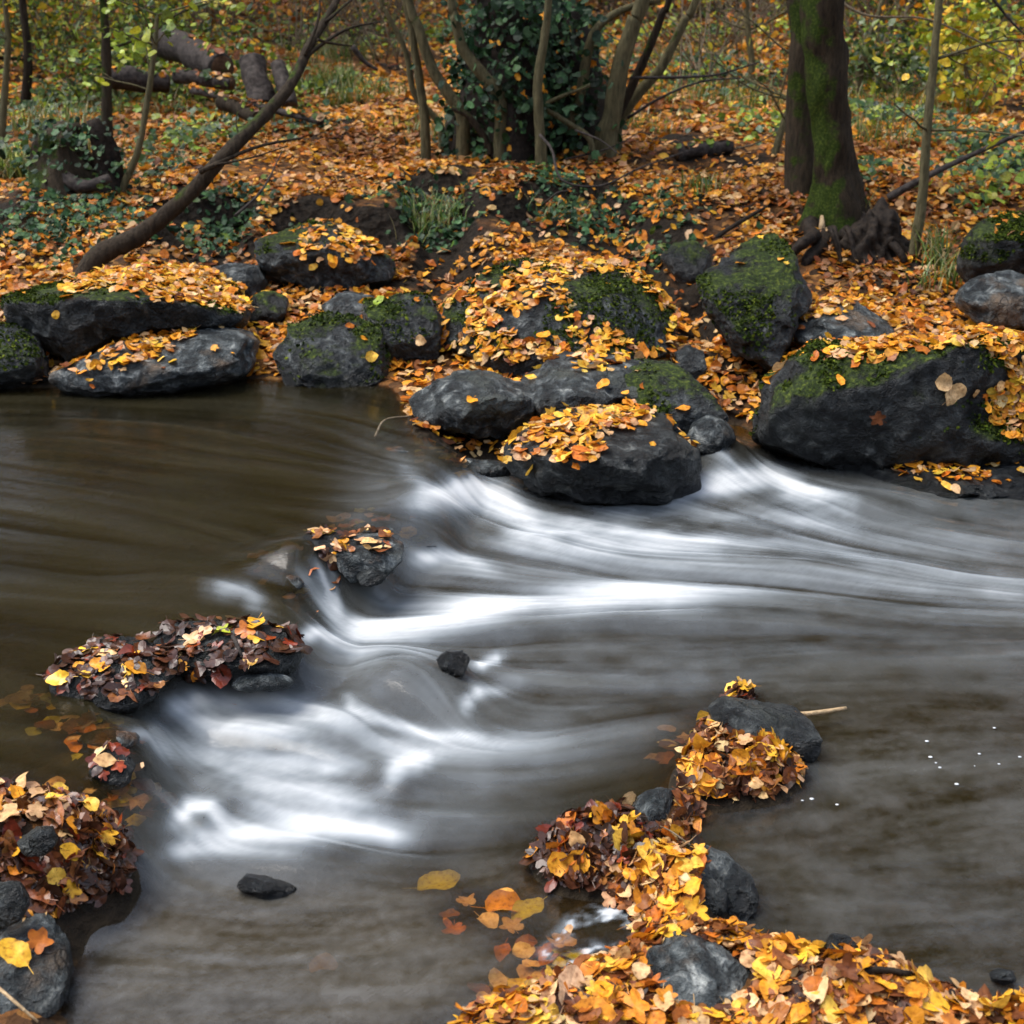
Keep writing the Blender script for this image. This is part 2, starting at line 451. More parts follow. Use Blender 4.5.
NEARPX = [(330, 1090), (430, 1035), (490, 1005), (535, 985), (590, 962), (640, 938), (652, 912), (612, 892), (560, 886), (535, 858), (552, 826), (600, 806), (650, 800), (672, 786), (684, 745), (706, 715), (735, 690), (765, 705), (800, 745), (800, 778), (770, 796), (710, 806),
          (672, 828), (672, 850), (720, 858), (752, 890), (735, 925), (800, 952), (870, 948), (935, 985), (990, 1003), (1060, 985), (1120, 1000), (1120, 1090)]
NEARPOLY = wpoly(NEARPX, .03)
NEARPOLY = NEARPOLY + [(6, NEARPOLY[-1][1]), (12, 2.0), (40, 2.0), (40, -20), (-40, -20), (-40, .6), (-2, .9), (-1.2, 1.4)]
LEFTPX = [(-120, 800), (-40, 792), (20, 790), (70, 798), (112, 818), (128, 845), (112, 872), (84, 882), (76, 910), (50, 940), (62, 975), (70, 1010), (40, 1060), (-120, 1100)]
LEFTPOLY = wpoly(LEFTPX, .17)
_ty = np.array([3.0, 5.5, 7.2, 9.0, 10.0, 10.22, 13.5, 16.5, 20, 25, 32, 45, 80, 130])
_tz = np.array([.06, .10, .22, .33, .38, .66, .74, .85, 1.10, 1.65, 3.3, 8.5, 22, 34])
MOUNDS = [  # px, py (of the top), z top guess, rx (m), ry (m), height
    (740, 760, .08, .17, .12, .065), (590, 842, .08, .14, .11, .075), (672, 872, .08, .12, .11, .055), (30, 838, .22, .22, .14, .03), (100, 838, .20, .10, .09, .035), (10, 875, .15, .15, .12, .03), (880, 985, .10, .20, .13, .06),
    (745, 678, .05, .05, .08, .07), (560, 1015, .06, .3, .14, .03), (770, 970, .06, .2, .15, .03)]
HOLLOW = [wpoly(q, .5) for q in ([(405, 208), (470, 206), (480, 258), (432, 266), (410, 250)], [(505, 228), (528, 214), (600, 207), (655, 226), (695, 262), (668, 276), (640, 258), (580, 243), (530, 243)], [(150, 226), (250, 222), (265, 250), (240, 264), (165, 248)], [(655, 232), (708, 245), (714, 296), (690, 286)])]
def hollow(P):
    h = np.zeros(len(P))
    for q in HOLLOW: h = np.maximum(h, smooth(-.10, .16, sdf(P, q) + .10 * vnoise(P * 4, 51)))
    return h
MOUNDW = [(at_z(a, b, z), rx, ry, h) for a, b, z, rx, ry, h in MOUNDS]
def ground_h(P):
    hw = water_h(P)
    bed = -.13 - .07 * fbm(P * 1.7, 3, 11) - .02 * vnoise(P * 9, 12)
    s1 = sdf(P, FARPOLY) + .06 * vnoise(P * 2.6, 21)
    s2 = sdf(P, NEARPOLY); s3 = sdf(P, LEFTPOLY)
    yy = P[:, 1] + .55 * vnoise(P * np.array([.7, .2]), 31) + .28 * vnoise(P * 2.0, 32) + .10 * vnoise(P * 5.5, 37)
    soft = smooth(-.62, -.15, vnoise(P * np.array([.9, .3]), 38))
    terr = np.interp(yy, _ty, _tz) * (1 - soft) + np.interp(yy, [3, 7.2, 8.9, 10.9, 13.5, 16.5, 20, 25, 32, 45, 80, 130], [.06, .22, .31, .70, .80, .92, 1.16, 1.65, 3.3, 8.5, 22, 34]) * soft + .05 * fbm(P * .9, 3, 33) + .03 * fbm(P * 4, 2, 34) + smooth(14, 30, P[:, 1]) * .5 * fbm(P * .12, 3, 35)
    terr = terr - .17 * hollow(P)
    def edge(s): return np.maximum(bed, np.minimum(.9 * s, .0))
    z = hw + bed
    z = np.where(s1 > -.5, hw + edge(s1), z)
    z = np.where(s1 > 0, hw + (terr - hw) * smooth(-.02, .5, s1) + .01, z)
    n2 = hw + edge(s2) ; z = np.maximum(z, np.where(s2 > -.6, n2, -9))
    up = .045 * smooth(0, .10, s2) + .75 * smooth(.2, 2.2, s2 - .0) * smooth(2.8, 1.2, P[:, 1])
    z = np.maximum(z, np.where(s2 > 0, up + .012 * fbm(P * 9, 2, 41), -9))
    z = np.maximum(z, np.where(s3 > -.6, hw + edge(s3), -9))
    z = np.maximum(z, np.where(s3 > 0, np.minimum(hw, .2) * .85 + .05 * smooth(0, .1, s3) + .012 * fbm(P * 9, 2, 42), -9))
    z = np.where(P[:, 1] < 1.0, np.maximum(z, np.interp(-P[:, 1], [-1, 1, 4, 9, 20, 48], [.2, .75, 2.2, 7.0, 16.0, 30.0]) + smooth(3, 9, -P[:, 1]) * fbm(P * .2, 3, 36)), z)  # unseen slope behind the camera, raised steeply to block low sky light
    for w, rx, ry, h in MOUNDW:
        e = ((P[:, 0] - w[0]) / rx) ** 2 + ((P[:, 1] - w[1]) / ry) ** 2
        z = z + h * np.exp(-e) * (1 + .3 * vnoise(P * 14, 43))
    return z, hw, s1, s2, s3

def axis(fine, a, b, lo, hi, g=1.25, mx=6.0):
    m = list(np.arange(a, b + 1e-6, fine)); st = fine
    while m[-1] < hi: st = min(st * g, mx); m.append(m[-1] + st)
    st = fine; l = []
    x = a
    while x > lo: st = min(st * g, mx); x -= st; l.append(x)
    return np.array(l[::-1] + m)
def grid_faces(nx, ny):
    i, j = np.meshgrid(np.arange(nx - 1), np.arange(ny - 1)); a = (j * nx + i).ravel()
    return np.column_stack([a, a + 1, a + nx + 1, a + nx])

GX, GY = axis(.035, -5.2, 5.2, -70, 70, 1.12), axis(.035, 1.6, 13.0, -48, 125, 1.05)
gx, gy = np.meshgrid(GX, GY); GP = np.column_stack([gx.ravel(), gy.ravel()])
gz, ghw, gs1, gs2, gs3 = ground_h(GP)
wet = smooth(.02, -.03, gz - ghw) * (GP[:, 1] < 9)
ground = tag(mesh_obj('ground', np.column_stack([GP, gz]), [grid_faces(len(GX), len(GY))], M_GROUND, attrs={'wet': wet, 'hollow': hollow(GP)}),
             'leaf strewn brown woodland floor rising from the stream', 'ground', kind='structure')
GZ = gz.reshape(len(GY), len(GX))
def gsample(P):
    ix = np.clip(np.searchsorted(GX, P[:, 0]) - 1, 0, len(GX) - 2); iy = np.clip(np.searchsorted(GY, P[:, 1]) - 1, 0, len(GY) - 2)
    dx = GX[ix + 1] - GX[ix]; dy = GY[iy + 1] - GY[iy]
    tx = np.clip((P[:, 0] - GX[ix]) / dx, 0, 1); ty = np.clip((P[:, 1] - GY[iy]) / dy, 0, 1)
    a, b, c, d = GZ[iy, ix], GZ[iy, ix + 1], GZ[iy + 1, ix], GZ[iy + 1, ix + 1]
    z = (a * (1 - tx) + b * tx) * (1 - ty) + (c * (1 - tx) + d * tx) * ty
    nx = -((b - a) * (1 - ty) + (d - c) * ty) / dx; ny = -((c - a) * (1 - tx) + (d - b) * tx) / dy
    n = np.column_stack([nx, ny, np.ones(len(z))]); n /= np.linalg.norm(n, axis=1, keepdims=True)
    return z, n
def gpt(x, y, dz=0.0):
    z, _ = gsample(np.array([[x, y]])); return np.array([x, y, z[0] + dz])
def on_ground(px, py):
    """the point of the ground seen at a pixel"""
    r = ray(px, py); t = np.linspace(2.5, 60, 4000) / F
    P = CAM + t[:, None] * r
    z, _ = gsample(P[:, :2]); k = np.argmax(P[:, 2] < z)
    return P[k]

# ---------------------------------------------------------------- water
CLEAR = [(433, 880, 40), (466, 897, 25), (486, 912, 40), (510, 905, 55), (455, 922, 30), (510, 940, 40), (560, 945, 60), (470, 462, 34), (300, 590, 28), (90, 742, 40), (40, 715, 24), (690, 715, 20), (120, 790, 40), (265, 680, 26), (370, 535, 40), (560, 985, 60), (515, 992, 45)]
def make_water():
    d = .0095
    X0, X1, Y0, Y1 = -3.3, 3.3, 2.1, 7.9
    nx, ny = int((X1 - X0) / d) + 1, int((Y1 - Y0) / d) + 1
    xs, ys = X0 + d * np.arange(nx), Y0 + d * np.arange(ny)
    # flow guides
    guides = [[(-200, 410), (0, 420), (200, 430), (350, 445), (430, 480), (500, 510), (600, 540), (800, 548), (1024, 575), (1200, 590)],
              [(-200, 500), (0, 520), (150, 535), (260, 565), (330, 610), (420, 615), (600, 592), (800, 588), (1024, 608), (1200, 615)],
              [(-200, 600), (0, 600), (100, 612), (200, 598), (300, 630), (340, 640), (420, 628), (520, 612)],
              [(-200, 690), (0, 700), (60, 725), (110, 733), (150, 745), (175, 775), (250, 800), (330, 822), (430, 835), (520, 830)],
              [(150, 690), (200, 705), (300, 715), (380, 740), (450, 748), (560, 730), (650, 700), (800, 680), (1024, 685)],
              [(-100, 770), (60, 775), (120, 790), (165, 800), (195, 815), (215, 845), (300, 845), (420, 850)],
              [(690, 450), (720, 462), (760, 470), (800, 488), (870, 515), (950, 530), (1024, 540), (1200, 545)],
              [(330, 660), (380, 645), (430, 648), (462, 680), (462, 712), (500, 730)], [(340, 690), (360, 705), (390, 722), (430, 735)],
              [(150, 900), (300, 910), (450, 900), (560, 860)], [(100, 990), (300, 985), (450, 990)],
              [(800, 800), (900, 780), (1024, 765), (1200, 760)], [(780, 900), (900, 905), (1024, 895), (1200, 890)], [(430, 520), (480, 500), (520, 520), (600, 535)],
              [(560, 640), (700, 640), (850, 640), (1024, 650), (1200, 650)], [(420, 780), (520, 790), (600, 770), (680, 740)]]
    sx, sy = xs[::8], ys[::8]
    cx, cy = np.meshgrid(sx, sy); CP = np.column_stack([cx.ravel(), cy.ravel()])
    V = np.zeros_like(CP); W = np.full(len(CP), 1e-6); V[:, 0] = 1e-6
    for gl in guides:
        w = wpoly(gl, .08)
        for a, b in zip(w[:-1], w[1:]):
            dd, _ = seg_dist(CP, a, b); dr = np.array(b) - np.array(a); dr /= np.linalg.norm(dr)
            k = 1 / (dd ** 2 + .004) ** 1.3
            V += k[:, None] * dr; W += k
    V /= np.linalg.norm(V, axis=1, keepdims=True) + 1e-9
    V += .20 * np.column_stack([fbm(CP * 2.2, 2, 70) * .3, fbm(CP * 2.2, 2, 71)])
    V /= np.linalg.norm(V, axis=1, keepdims=True)
    vx = V[:, 0].reshape(len(sy), len(sx)); vy = V[:, 1].reshape(len(sy), len(sx))
    def bil(A, fx, fy):
        ix = np.clip(fx.astype(int), 0, A.shape[1] - 2); iy = np.clip(fy.astype(int), 0, A.shape[0] - 2)
        tx = np.clip(fx - ix, 0, 1); ty = np.clip(fy - iy, 0, 1)
        return (A[iy, ix] * (1 - tx) + A[iy, ix + 1] * tx) * (1 - ty) + (A[iy + 1, ix] * (1 - tx) + A[iy + 1, ix + 1] * tx) * ty
    fx0, fy0 = np.meshgrid(np.arange(nx, dtype=float), np.arange(ny, dtype=float))
    FX = bil(vx, fx0 / 8, fy0 / 8); FY = bil(vy, fx0 / 8, fy0 / 8)
    rng = np.random.default_rng(9)
    def blur(A, n):
        for _ in range(n):
            A = (A + np.roll(A, 1, 0) + np.roll(A, -1, 0) + np.roll(A, 1, 1) + np.roll(A, -1, 1)) / 5
        return A
    def lic(noise, L, st):
        acc = noise.copy(); wsum = 1.0
        for sg in (1, -1):
            px, py = fx0.copy(), fy0.copy()
            for k in range(L):
                ix = np.clip(px.astype(int), 0, nx - 1); iy = np.clip(py.astype(int), 0, ny - 1)
                px = np.clip(px + sg * st * FX[iy, ix], 0, nx - 1); py = np.clip(py + sg * st * FY[iy, ix], 0, ny - 1)
                w = .5 * (1 + math.cos(math.pi * k / L))
                acc += w * noise[py.astype(int), px.astype(int)]; wsum += w
        A = acc / wsum; A -= A.mean(); return A / (A.std() + 1e-9)
    n1 = blur(rng.normal(size=(ny, nx)), 1); n2 = blur(rng.normal(size=(ny, nx)), 14); n3 = blur(rng.normal(size=(ny, nx)), 60)
    l1, l2, l3 = lic(n1, 34, 1.0), lic(n2, 34, 2.0), lic(n3, 36, 3.0)
    mott = blur(rng.normal(size=(ny, nx)), 1) + 1.2 * lic(blur(rng.normal(size=(ny, nx)), 2), 10, 1.0) * .4; mott = mott / mott.std()
    # full axes: fine core and coarse flanks
    ex0, ex1 = axis(d, X0, X1, -40, 40, 1.3, 4), axis(d, Y0, Y1, -2, 11, 1.3, .6)
    ox, oy = np.searchsorted(ex0, X0 - 1e-6), np.searchsorted(ex1, Y0 - 1e-6)
    NX, NY = len(ex0), len(ex1)
    def pad(A):
        o = np.zeros((NY, NX)); my, mxx = min(ny, NY - oy), min(nx, NX - ox)
        o[oy:oy + my, ox:ox + mxx] = A[:my, :mxx]; return o.ravel()
    L1, L2, L3, MO = pad(l1), pad(l2), pad(l3), pad(mott)
    wx, wy = np.meshgrid(ex0, ex1); P = np.column_stack([wx.ravel(), wy.ravel()])
    h = water_h(P)
    gz_, _ = gsample(P)
    P3 = np.column_stack([P, h]); px, py = proj(P3); Q = np.column_stack([px, py])
    # where the water runs fast
    turb = np.zeros(len(P))
    foam = np.zeros(len(P)); Z = P[:, 1] > 2.0
    S = [  # polyline, half width px, strength
        ([(415, 508), (440, 495), (472, 484), (500, 492), (528, 512)], 11, .95), ([(440, 505), (480, 500), (520, 520), (545, 530)], 10, .65), ([(450, 496), (478, 487), (505, 499)], 8, .7),
        ([(500, 545), (530, 533), (570, 530), (640, 540), (710, 548)], 13, .75), ([(700, 546), (780, 540), (830, 545), (880, 562), (950, 574), (1030, 580)], 9, .55),
        ([(520, 550), (600, 552), (680, 545), (760, 530)], 9, .45), ([(600, 510), (650, 506), (700, 512), (780, 520), (850, 525)], 8, .45), ([(620, 498), (690, 492), (735, 486), (775, 478)], 8, .75),
        ([(700, 482), (745, 474), (780, 476), (805, 492), (850, 505)], 9, .85), ([(760, 462), (775, 475), (800, 498)], 9, .65), ([(690, 440), (715, 450), (735, 468)], 9, .40),
        ([(780, 495), (830, 520), (900, 545), (1030, 560)], 14, .18), ([(335, 640), (360, 632), (420, 622), (470, 611), (520, 604)], 14, .82), ([(420, 620), (500, 605), (560, 597), (650, 588), (740, 588)], 11, .6),
        ([(700, 590), (800, 585), (880, 592), (1030, 612)], 10, .30), ([(415, 562), (440, 556), (465, 560), (495, 572)], 8, .75), ([(440, 575), (560, 570), (700, 565), (850, 575), (1030, 592)], 9, .22),
        ([(550, 610), (620, 602), (700, 606)], 10, .40), ([(316, 562), (328, 590), (342, 622)], 6, .75), ([(300, 572), (320, 600), (340, 630)], 6, .45), ([(330, 560), (335, 585), (340, 610)], 4, .6),
        ([(300, 640), (320, 632), (345, 640)], 7, .7), ([(165, 715), (200, 700), (250, 703), (310, 712), (360, 728)], 11, .62), ([(180, 725), (250, 730), (320, 735)], 12, .52), ([(165, 740), (220, 758), (300, 765), (360, 775)], 13, .52),
        ([(130, 735), (150, 735), (172, 762)], 6, .55), ([(176, 826), (190, 806), (210, 806), (228, 830)], 9, .80), ([(195, 838), (240, 832), (290, 822), (330, 824)], 14, .8), ([(270, 830), (320, 822), (370, 830), (420, 842)], 12, .75),
        ([(165, 855), (220, 850), (320, 850)], 8, .40), ([(386, 788), (398, 770), (420, 762), (434, 758)], 9, .62), ([(395, 775), (410, 768), (425, 770)], 7, .4), ([(466, 712), (470, 698), (482, 690), (515, 688)], 7, .65),
        ([(476, 668), (490, 660), (502, 656)], 6, .80), ([(348, 700), (352, 710), (380, 722), (430, 738), (480, 742)], 6, .55), ([(350, 740), (420, 755), (480, 750), (560, 740)], 12, .28),
        ([(345, 660), (390, 645), (440, 650)], 10, .30), ([(210, 780), (300, 790), (360, 800)], 13, .5), ([(230, 815), (300, 800), (380, 805)], 12, .4), ([(980, 590), (1030, 592)], 8, .4),
        ([(395, 462), (420, 480), (428, 492)], 8, .25), ([(210, 590), (245, 590), (262, 610)], 10, .28), ([(545, 948), (575, 938)], 3, .4),
        ([(700, 935), (735, 925)], 4, .0)]
    for pl, w, st in S:
        pl = np.array(pl, float); lo, hi = pl.min(0) - 4 * w, pl.max(0) + 4 * w
        m = np.where(Z & (px > lo[0]) & (px < hi[0]) & (py > lo[1]) & (py < hi[1]))[0]
        if not len(m): continue
        best = np.full(len(m), 1e9); tt = np.zeros(len(m)); n = len(pl) - 1
        for q in range(n):
            dd, t = seg_dist(Q[m], pl[q], pl[q + 1]); k = dd < best
            best = np.where(k, dd, best); tt = np.where(k, (q + t) / n, tt)
        tap = np.clip(np.sin(np.pi * np.clip(tt * .86 + .07, 0, 1)) * 1.5, 0, 1)
        v = st * tap * np.exp(-(best / w) ** 2 * .9)
        foam[m] = 1 - (1 - foam[m]) * (1 - v); turb[m] = np.maximum(turb[m], np.exp(-(best / (3.0 * w)) ** 2))
    body = [(380, 470), (520, 500), (700, 480), (820, 480), (1100, 520), (1100, 680), (860, 650), (700, 690), (640, 740), (560, 780), (460, 850), (300, 870), (160, 860), (150, 720), (180, 680), (320, 640), (340, 560)]
    veil = smooth(-60, 40, sdf(Q, body)) * Z
    low = smooth(800, 900, py) * (px < 560) * Z
    base = foam.copy()
    iso = smooth(-20, 30, sdf(Q, [(190, 705), (300, 690), (430, 735), (440, 850), (190, 860)])) * .45 + smooth(-15, 25, sdf(Q, [(420, 500), (540, 505), (820, 470), (860, 520), (560, 560)])) * .35
    mist = fbm(P * np.array([8, 10.0]), 5, 91) * 1.1
    st = (.29 * L2 + .19 * L1 + .36 * L3) * (1 - iso) + mist * iso
    foam = np.clip(.68 * foam * (1 + .22 * st + .30 * fbm(P * np.array([1.6, 3.2]), 3, 92)) + .50 * foam * (1 - foam) * st, 0, 1)
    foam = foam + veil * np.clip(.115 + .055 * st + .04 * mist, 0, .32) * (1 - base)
    up = smooth(-30, 60, 560 - py + (px < 330) * 200) * (1 - veil)
    foam = foam + (1 - veil) * np.clip(.004 + .007 * st, 0, .05) * (py > 380) * (1 + 1.5 * smooth(600, 900, px))
    foam = foam + low * (1 - veil) * np.clip(.03 + .016 * MO + .006 * L2 + .012 * mist, 0, .2)
    rp = smooth(660, 760, px) * smooth(640, 740, py)
    foam = foam + rp * np.clip(.035 + .006 * L3 + .004 * L2 + .008 * MO + .022 * mist, 0, .16)
    pf = smooth(-4, 14, sdf(Q, [(535, 950), (565, 915), (605, 897), (640, 896), (632, 935), (595, 965), (545, 980)])) * smooth(-.35, .6, fbm(P * np.array([15, 24.0]), 5, 93) + .25 * L1)
    foam = np.clip(.92 * foam ** 1.12 + .62 * pf, 0, .95)
    amp = .0022 + .0014 * veil + .003 * turb
    h2 = h + amp * (.42 * L2 + .04 * L1 + (.35 + .55 * veil) * L3) * smooth(-60, 0, px) 
    silt = np.clip(low * (1 - veil) * (.62 + .10 * MO + .10 * mist + .05 * L2) + rp * (.22 + .05 * MO + .12 * mist) + veil * .15, 0, 1)
    dep = np.maximum(h - gz_, 0)
    for cx_, cy_, rr in CLEAR:
        e = np.exp(-((px - cx_) / rr) ** 2 - ((py - cy_) / (rr * .5)) ** 2) * Z
        dep = dep * (1 - .80 * e); foam = foam * (1 - .55 * e * (foam < .4))
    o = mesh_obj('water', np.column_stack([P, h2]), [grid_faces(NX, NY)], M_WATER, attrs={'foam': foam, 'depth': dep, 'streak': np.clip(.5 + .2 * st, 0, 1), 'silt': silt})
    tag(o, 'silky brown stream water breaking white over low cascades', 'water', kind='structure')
make_water()

# ---------------------------------------------------------------- boulders
_ico = {}
def ico(sub):
    if sub not in _ico:
        bm = bmesh.new(); bmesh.ops.create_icosphere(bm, subdivisions=sub, radius=1)
        V = np.array([v.co[:] for v in bm.verts]); Fc = np.array([[v.index for v in f.verts] for f in bm.faces]); bm.free()
        _ico[sub] = (V, Fc)
    return _ico[sub]
ROCKS = {}; ROCKOB = {}
def rock(key, label, poly, base, mat, thick=.8, sub=5, seed=1, rough=1.0, cuts=8, name='boulder', cat='boulder', group=None, p=2.5, lean=.5, split=-1.0):
    """poly: outline in the photo; base: pixel of the front contact and its height; thick: depth against half width"""
    poly = np.array(poly, float); rng = np.random.default_rng(seed)
    ctr = (poly.max(0) + poly.min(0)) / 2
    hw = (poly[:, 0].max() - poly[:, 0].min()) / 2
    if base[2] is None:   # stands in the stream or on the near bank
        w = at_z(base[0], base[1], .1)
        for _ in range(6):
            zz = max(water_h(w[None, :2])[0], ground_h(w[None, :2])[0][0]); w = at_z(base[0], base[1], zz - .02)
        base = (base[0], base[1], zz - .02)
    fr = at_z(*base); zc0 = depth_of(fr)
    T = thick * hw * zc0 / F
    zc = zc0 + .55 * T
    # radial outline
    nxt = np.roll(poly, -1, 0); t = np.linspace(0, 1, 24, endpoint=False)
    E = (poly[:, None] * (1 - t[None, :, None]) + nxt[:, None] * t[None, :, None]).reshape(-1, 2) - ctr
    th = np.arctan2(-E[:, 1], E[:, 0]); rr = np.hypot(E[:, 0], E[:, 1]); o = np.argsort(th); th, rr = th[o], rr[o]
    th = np.r_[th - 2 * np.pi, th, th + 2 * np.pi]; rr = np.r_[rr, rr, rr]
    gridt = np.linspace(-np.pi, np.pi, 180, endpoint=False); gr = np.interp(gridt, th, rr)
    for _ in range(3): gr = (np.roll(gr, 1) + 2 * gr + np.roll(gr, -1)) / 4
    V, Fc = ico(sub)
    rho = np.hypot(V[:, 0], V[:, 1]); c = V[:, 2]
    k = (rho ** p + np.abs(c) ** p) ** (-1 / p); ang = np.arctan2(V[:, 1], V[:, 0])
    Rr = np.interp(ang, np.r_[gridt, np.pi], np.r_[gr, gr[0]]) * zc / F
    L = np.column_stack([V[:, 0] * k * Rr, V[:, 1] * k * Rr, c * k * T])
    # on the unit shape: flat facets towards the viewer and on the back
    for q in range(cuts):
        n = rng.normal(0, 1, 3); n[2] = (abs(n[2]) + 1.0) * (1 if q % 3 < 2 else -1); n /= np.linalg.norm(n)
        sc = np.array([hw * zc / F, max(np.ptp(poly[:, 1]) / 2 * zc / F, .02), T])
        d = (L / sc) @ n; lim = rng.uniform(.62, .86); over = np.maximum(d - lim, 0) * .85
        L = L - over[:, None] * n * sc
    size = (hw * zc / F + T) / 2
    Pn = L / size + seed * 3.7
    nr = L / (np.linalg.norm(L, axis=1, keepdims=True) + 1e-9)
    dsp = .07 * fbm(Pn * 1.5, 3, seed) + .085 * (.4 - np.abs(vnoise(Pn * 2.6, seed + 5))) + .045 * (.35 - np.abs(vnoise(Pn * 6.5, seed + 6))) + .020 * fbm(Pn * 9, 3, seed + 9) - .02
    L = L + nr * (dsp * size * rough)[:, None]
    # a sloping top: what lies higher also lies farther back
    hh = np.ptp(poly[:, 1]) / 2 * zc / F
    back = lean * np.maximum(L[:, 1] - split * hh, 0)
    L[:, 2] -= back - lean * hh * (1 - max(split, 0)) * .35
    Wd = at_d(ctr[0], ctr[1], zc) + L[:, :1] * RT + L[:, 1:2] * UP - L[:, 2:3] * FW
    damp = smooth(.10, .03, Wd[:, 2] - water_h(Wd[:, :2]) + .03 * vnoise(Wd * 9, 77)) * (Wd[:, 1] < 8.5)
    ob = mesh_obj(name, Wd, [Fc], mat, attrs={'damp': damp}, loc=tuple(np.array([Wd[:, 0].mean(), Wd[:, 1].mean(), Wd[:, 2].min()])))
    tag(ob, label, cat, group)
    ROCKS[key] = (Wd, Fc); ROCKOB[key] = ob
    return ob

def rock_points(key, rng, density, nzmin=.25):
    V, Fc = ROCKS[key]
    a, b, c = V[Fc[:, 0]], V[Fc[:, 1]], V[Fc[:, 2]]
    cr = np.cross(b - a, c - a); ar = np.linalg.norm(cr, axis=1) / 2; n = cr / (2 * ar[:, None] + 1e-12)
    w = ar * (n[:, 2] > nzmin)
    N = int(w.sum() * density)
    if N < 1: return np.zeros((0, 3)), np.zeros((0, 3))
    f = rng.choice(len(Fc), N, p=w / w.sum())
    u, v = rng.random(N), rng.random(N); m = u + v > 1; u[m] = 1 - u[m]; v[m] = 1 - v[m]
    return a[f] + u[:, None] * (b[f] - a[f]) + v[:, None] * (c[f] - a[f]), n[f]

B = rock
B('b1', 'long flat topped boulder at the left bank with a dark hollow underneath', [(13, 304), (38, 288), (75, 277), (115, 266), (160, 255), (205, 260), (238, 284), (254, 305), (256, 326), (238, 334), (180, 340), (130, 352), (80, 372), (50, 350), (24, 328)], (130, 372, .22), M_ROCKM, .75, 6, 2, lean=2, split=-0.05)
B('b2', 'low grey boulder at the left waterline with a leafy slope and pale right face', [(58, 381), (75, 370), (120, 346), (165, 328), (218, 320), (246, 325), (257, 350), (246, 375), (222, 392), (190, 402), (120, 402), (75, 395)], (170, 395, .2), M_ROCKP, .75, 6, 3, lean=1.2, split=-0.4)
B('b3', 'dark boulder at the far left edge beside the water', [(-60, 340), (-20, 322), (15, 322), (38, 336), (50, 360), (54, 384), (40, 398), (-10, 402), (-60, 395)], (10, 390, .2), M_ROCKGM, .8, 5, 4, lean=0.8, split=0)
B('b4', 'mossy boulder perched above the others with leaves on its right shoulder', [(251, 250), (262, 230), (288, 214), (308, 215), (340, 224), (375, 240), (397, 262), (392, 284), (355, 300), (300, 300), (268, 282)], (320, 300, .30), M_ROCKGM, .8, 6, 5, lean=1.4, split=-0.1)
B('b5', 'upright grooved grey boulder standing in the water left of the dome boulder', [(275, 338), (284, 320), (318, 308), (352, 311), (376, 320), (386, 350), (386, 384), (330, 398), (285, 390), (271, 360)], (330, 388, .2), M_ROCKGM, .8, 6, 6)
B('b5b', 'dark broken boulder between the grooved boulder and the dome', [(362, 302), (398, 290), (430, 293), (445, 322), (440, 362), (400, 372), (378, 352), (368, 322)], (412, 366, .22), M_ROCKGM, .8, 5, 7, lean=0.8, split=0.2)
B('b5c', 'small grey rock wedged behind the grooved boulder', [(318, 304), (334, 290), (374, 290), (386, 304), (370, 325), (330, 325)], (350, 322, .3), M_ROCKP, .8, 4, 8)
B('b6', 'grey rock half hidden behind the long flat boulder', [(203, 282), (212, 266), (235, 258), (258, 264), (268, 282), (258, 300), (215, 300)], (240, 300, .33), M_ROCKG, .8, 4, 9)
B('b6b', 'small rounded stone with a green moss cap under the perched boulder', [(245, 304), (256, 290), (272, 287), (286, 297), (288, 315), (270, 326), (250, 322)], (268, 324, .3), M_ROCKM, .8, 4, 10)
B('b7', 'large dome shaped boulder in the middle, draped in orange leaves', [(442, 338), (446, 302), (462, 278), (490, 258), (530, 245), (580, 244), (630, 258), (666, 286), (680, 325), (676, 356), (620, 375), (520, 380), (455, 368)], (560, 380, .22), M_ROCKGM, .8, 6, 11, .8, lean=0.8, split=-0.8)
B('b8', 'rounded dark boulder with one single orange leaf on its face', [(411, 396), (440, 377), (466, 366), (500, 376), (530, 386), (540, 415), (515, 440), (477, 438), (430, 428), (415, 412)], (480, 432, .18), M_ROCKG, .85, 6, 12, lean=0.7, split=-0.3)
B('b9', 'blue grey boulder with few leaves behind the leaf covered front boulder', [(519, 378), (545, 357), (579, 349), (625, 354), (650, 366), (655, 410), (610, 430), (560, 430), (528, 412)], (590, 428, .15), M_ROCKG, .85, 6, 13, lean=1.2, split=-0.3)
B('b9b', 'dark green stained boulder left of the little right chute', [(612, 372), (632, 356), (661, 351), (684, 366), (704, 388), (724, 420), (715, 440), (670, 445), (630, 430), (612, 400)], (680, 440, .1), M_ROCKGM, .85, 6, 14, lean=0.9, split=-0.4)
B('b10', 'front boulder in the rapids with a heap of yellow leaves on top', [(500, 452), (530, 422), (579, 408), (634, 403), (663, 410), (686, 438), (699, 462), (698, 488), (650, 505), (590, 510), (540, 505), (508, 485)], (600, 500, .02), M_ROCK, .75, 6, 15, lean=1.8, split=-0.1)
B('b11', 'tall dark mossy boulder below the big tree', [(698, 280), (724, 251), (764, 227), (787, 220), (795, 240), (805, 270), (816, 290), (809, 308), (790, 345), (772, 372), (735, 355), (708, 312)], (765, 368, .25), M_ROCKH, .8, 6, 16)
B('b12', 'pale sloping boulder under the tree roots with a leafy left half', [(792, 330), (800, 312), (825, 296), (852, 288), (876, 306), (893, 328), (880, 345), (845, 356), (805, 354)], (840, 352, .3), M_ROCKP, .8, 5, 17, lean=1.3, split=-0.6)
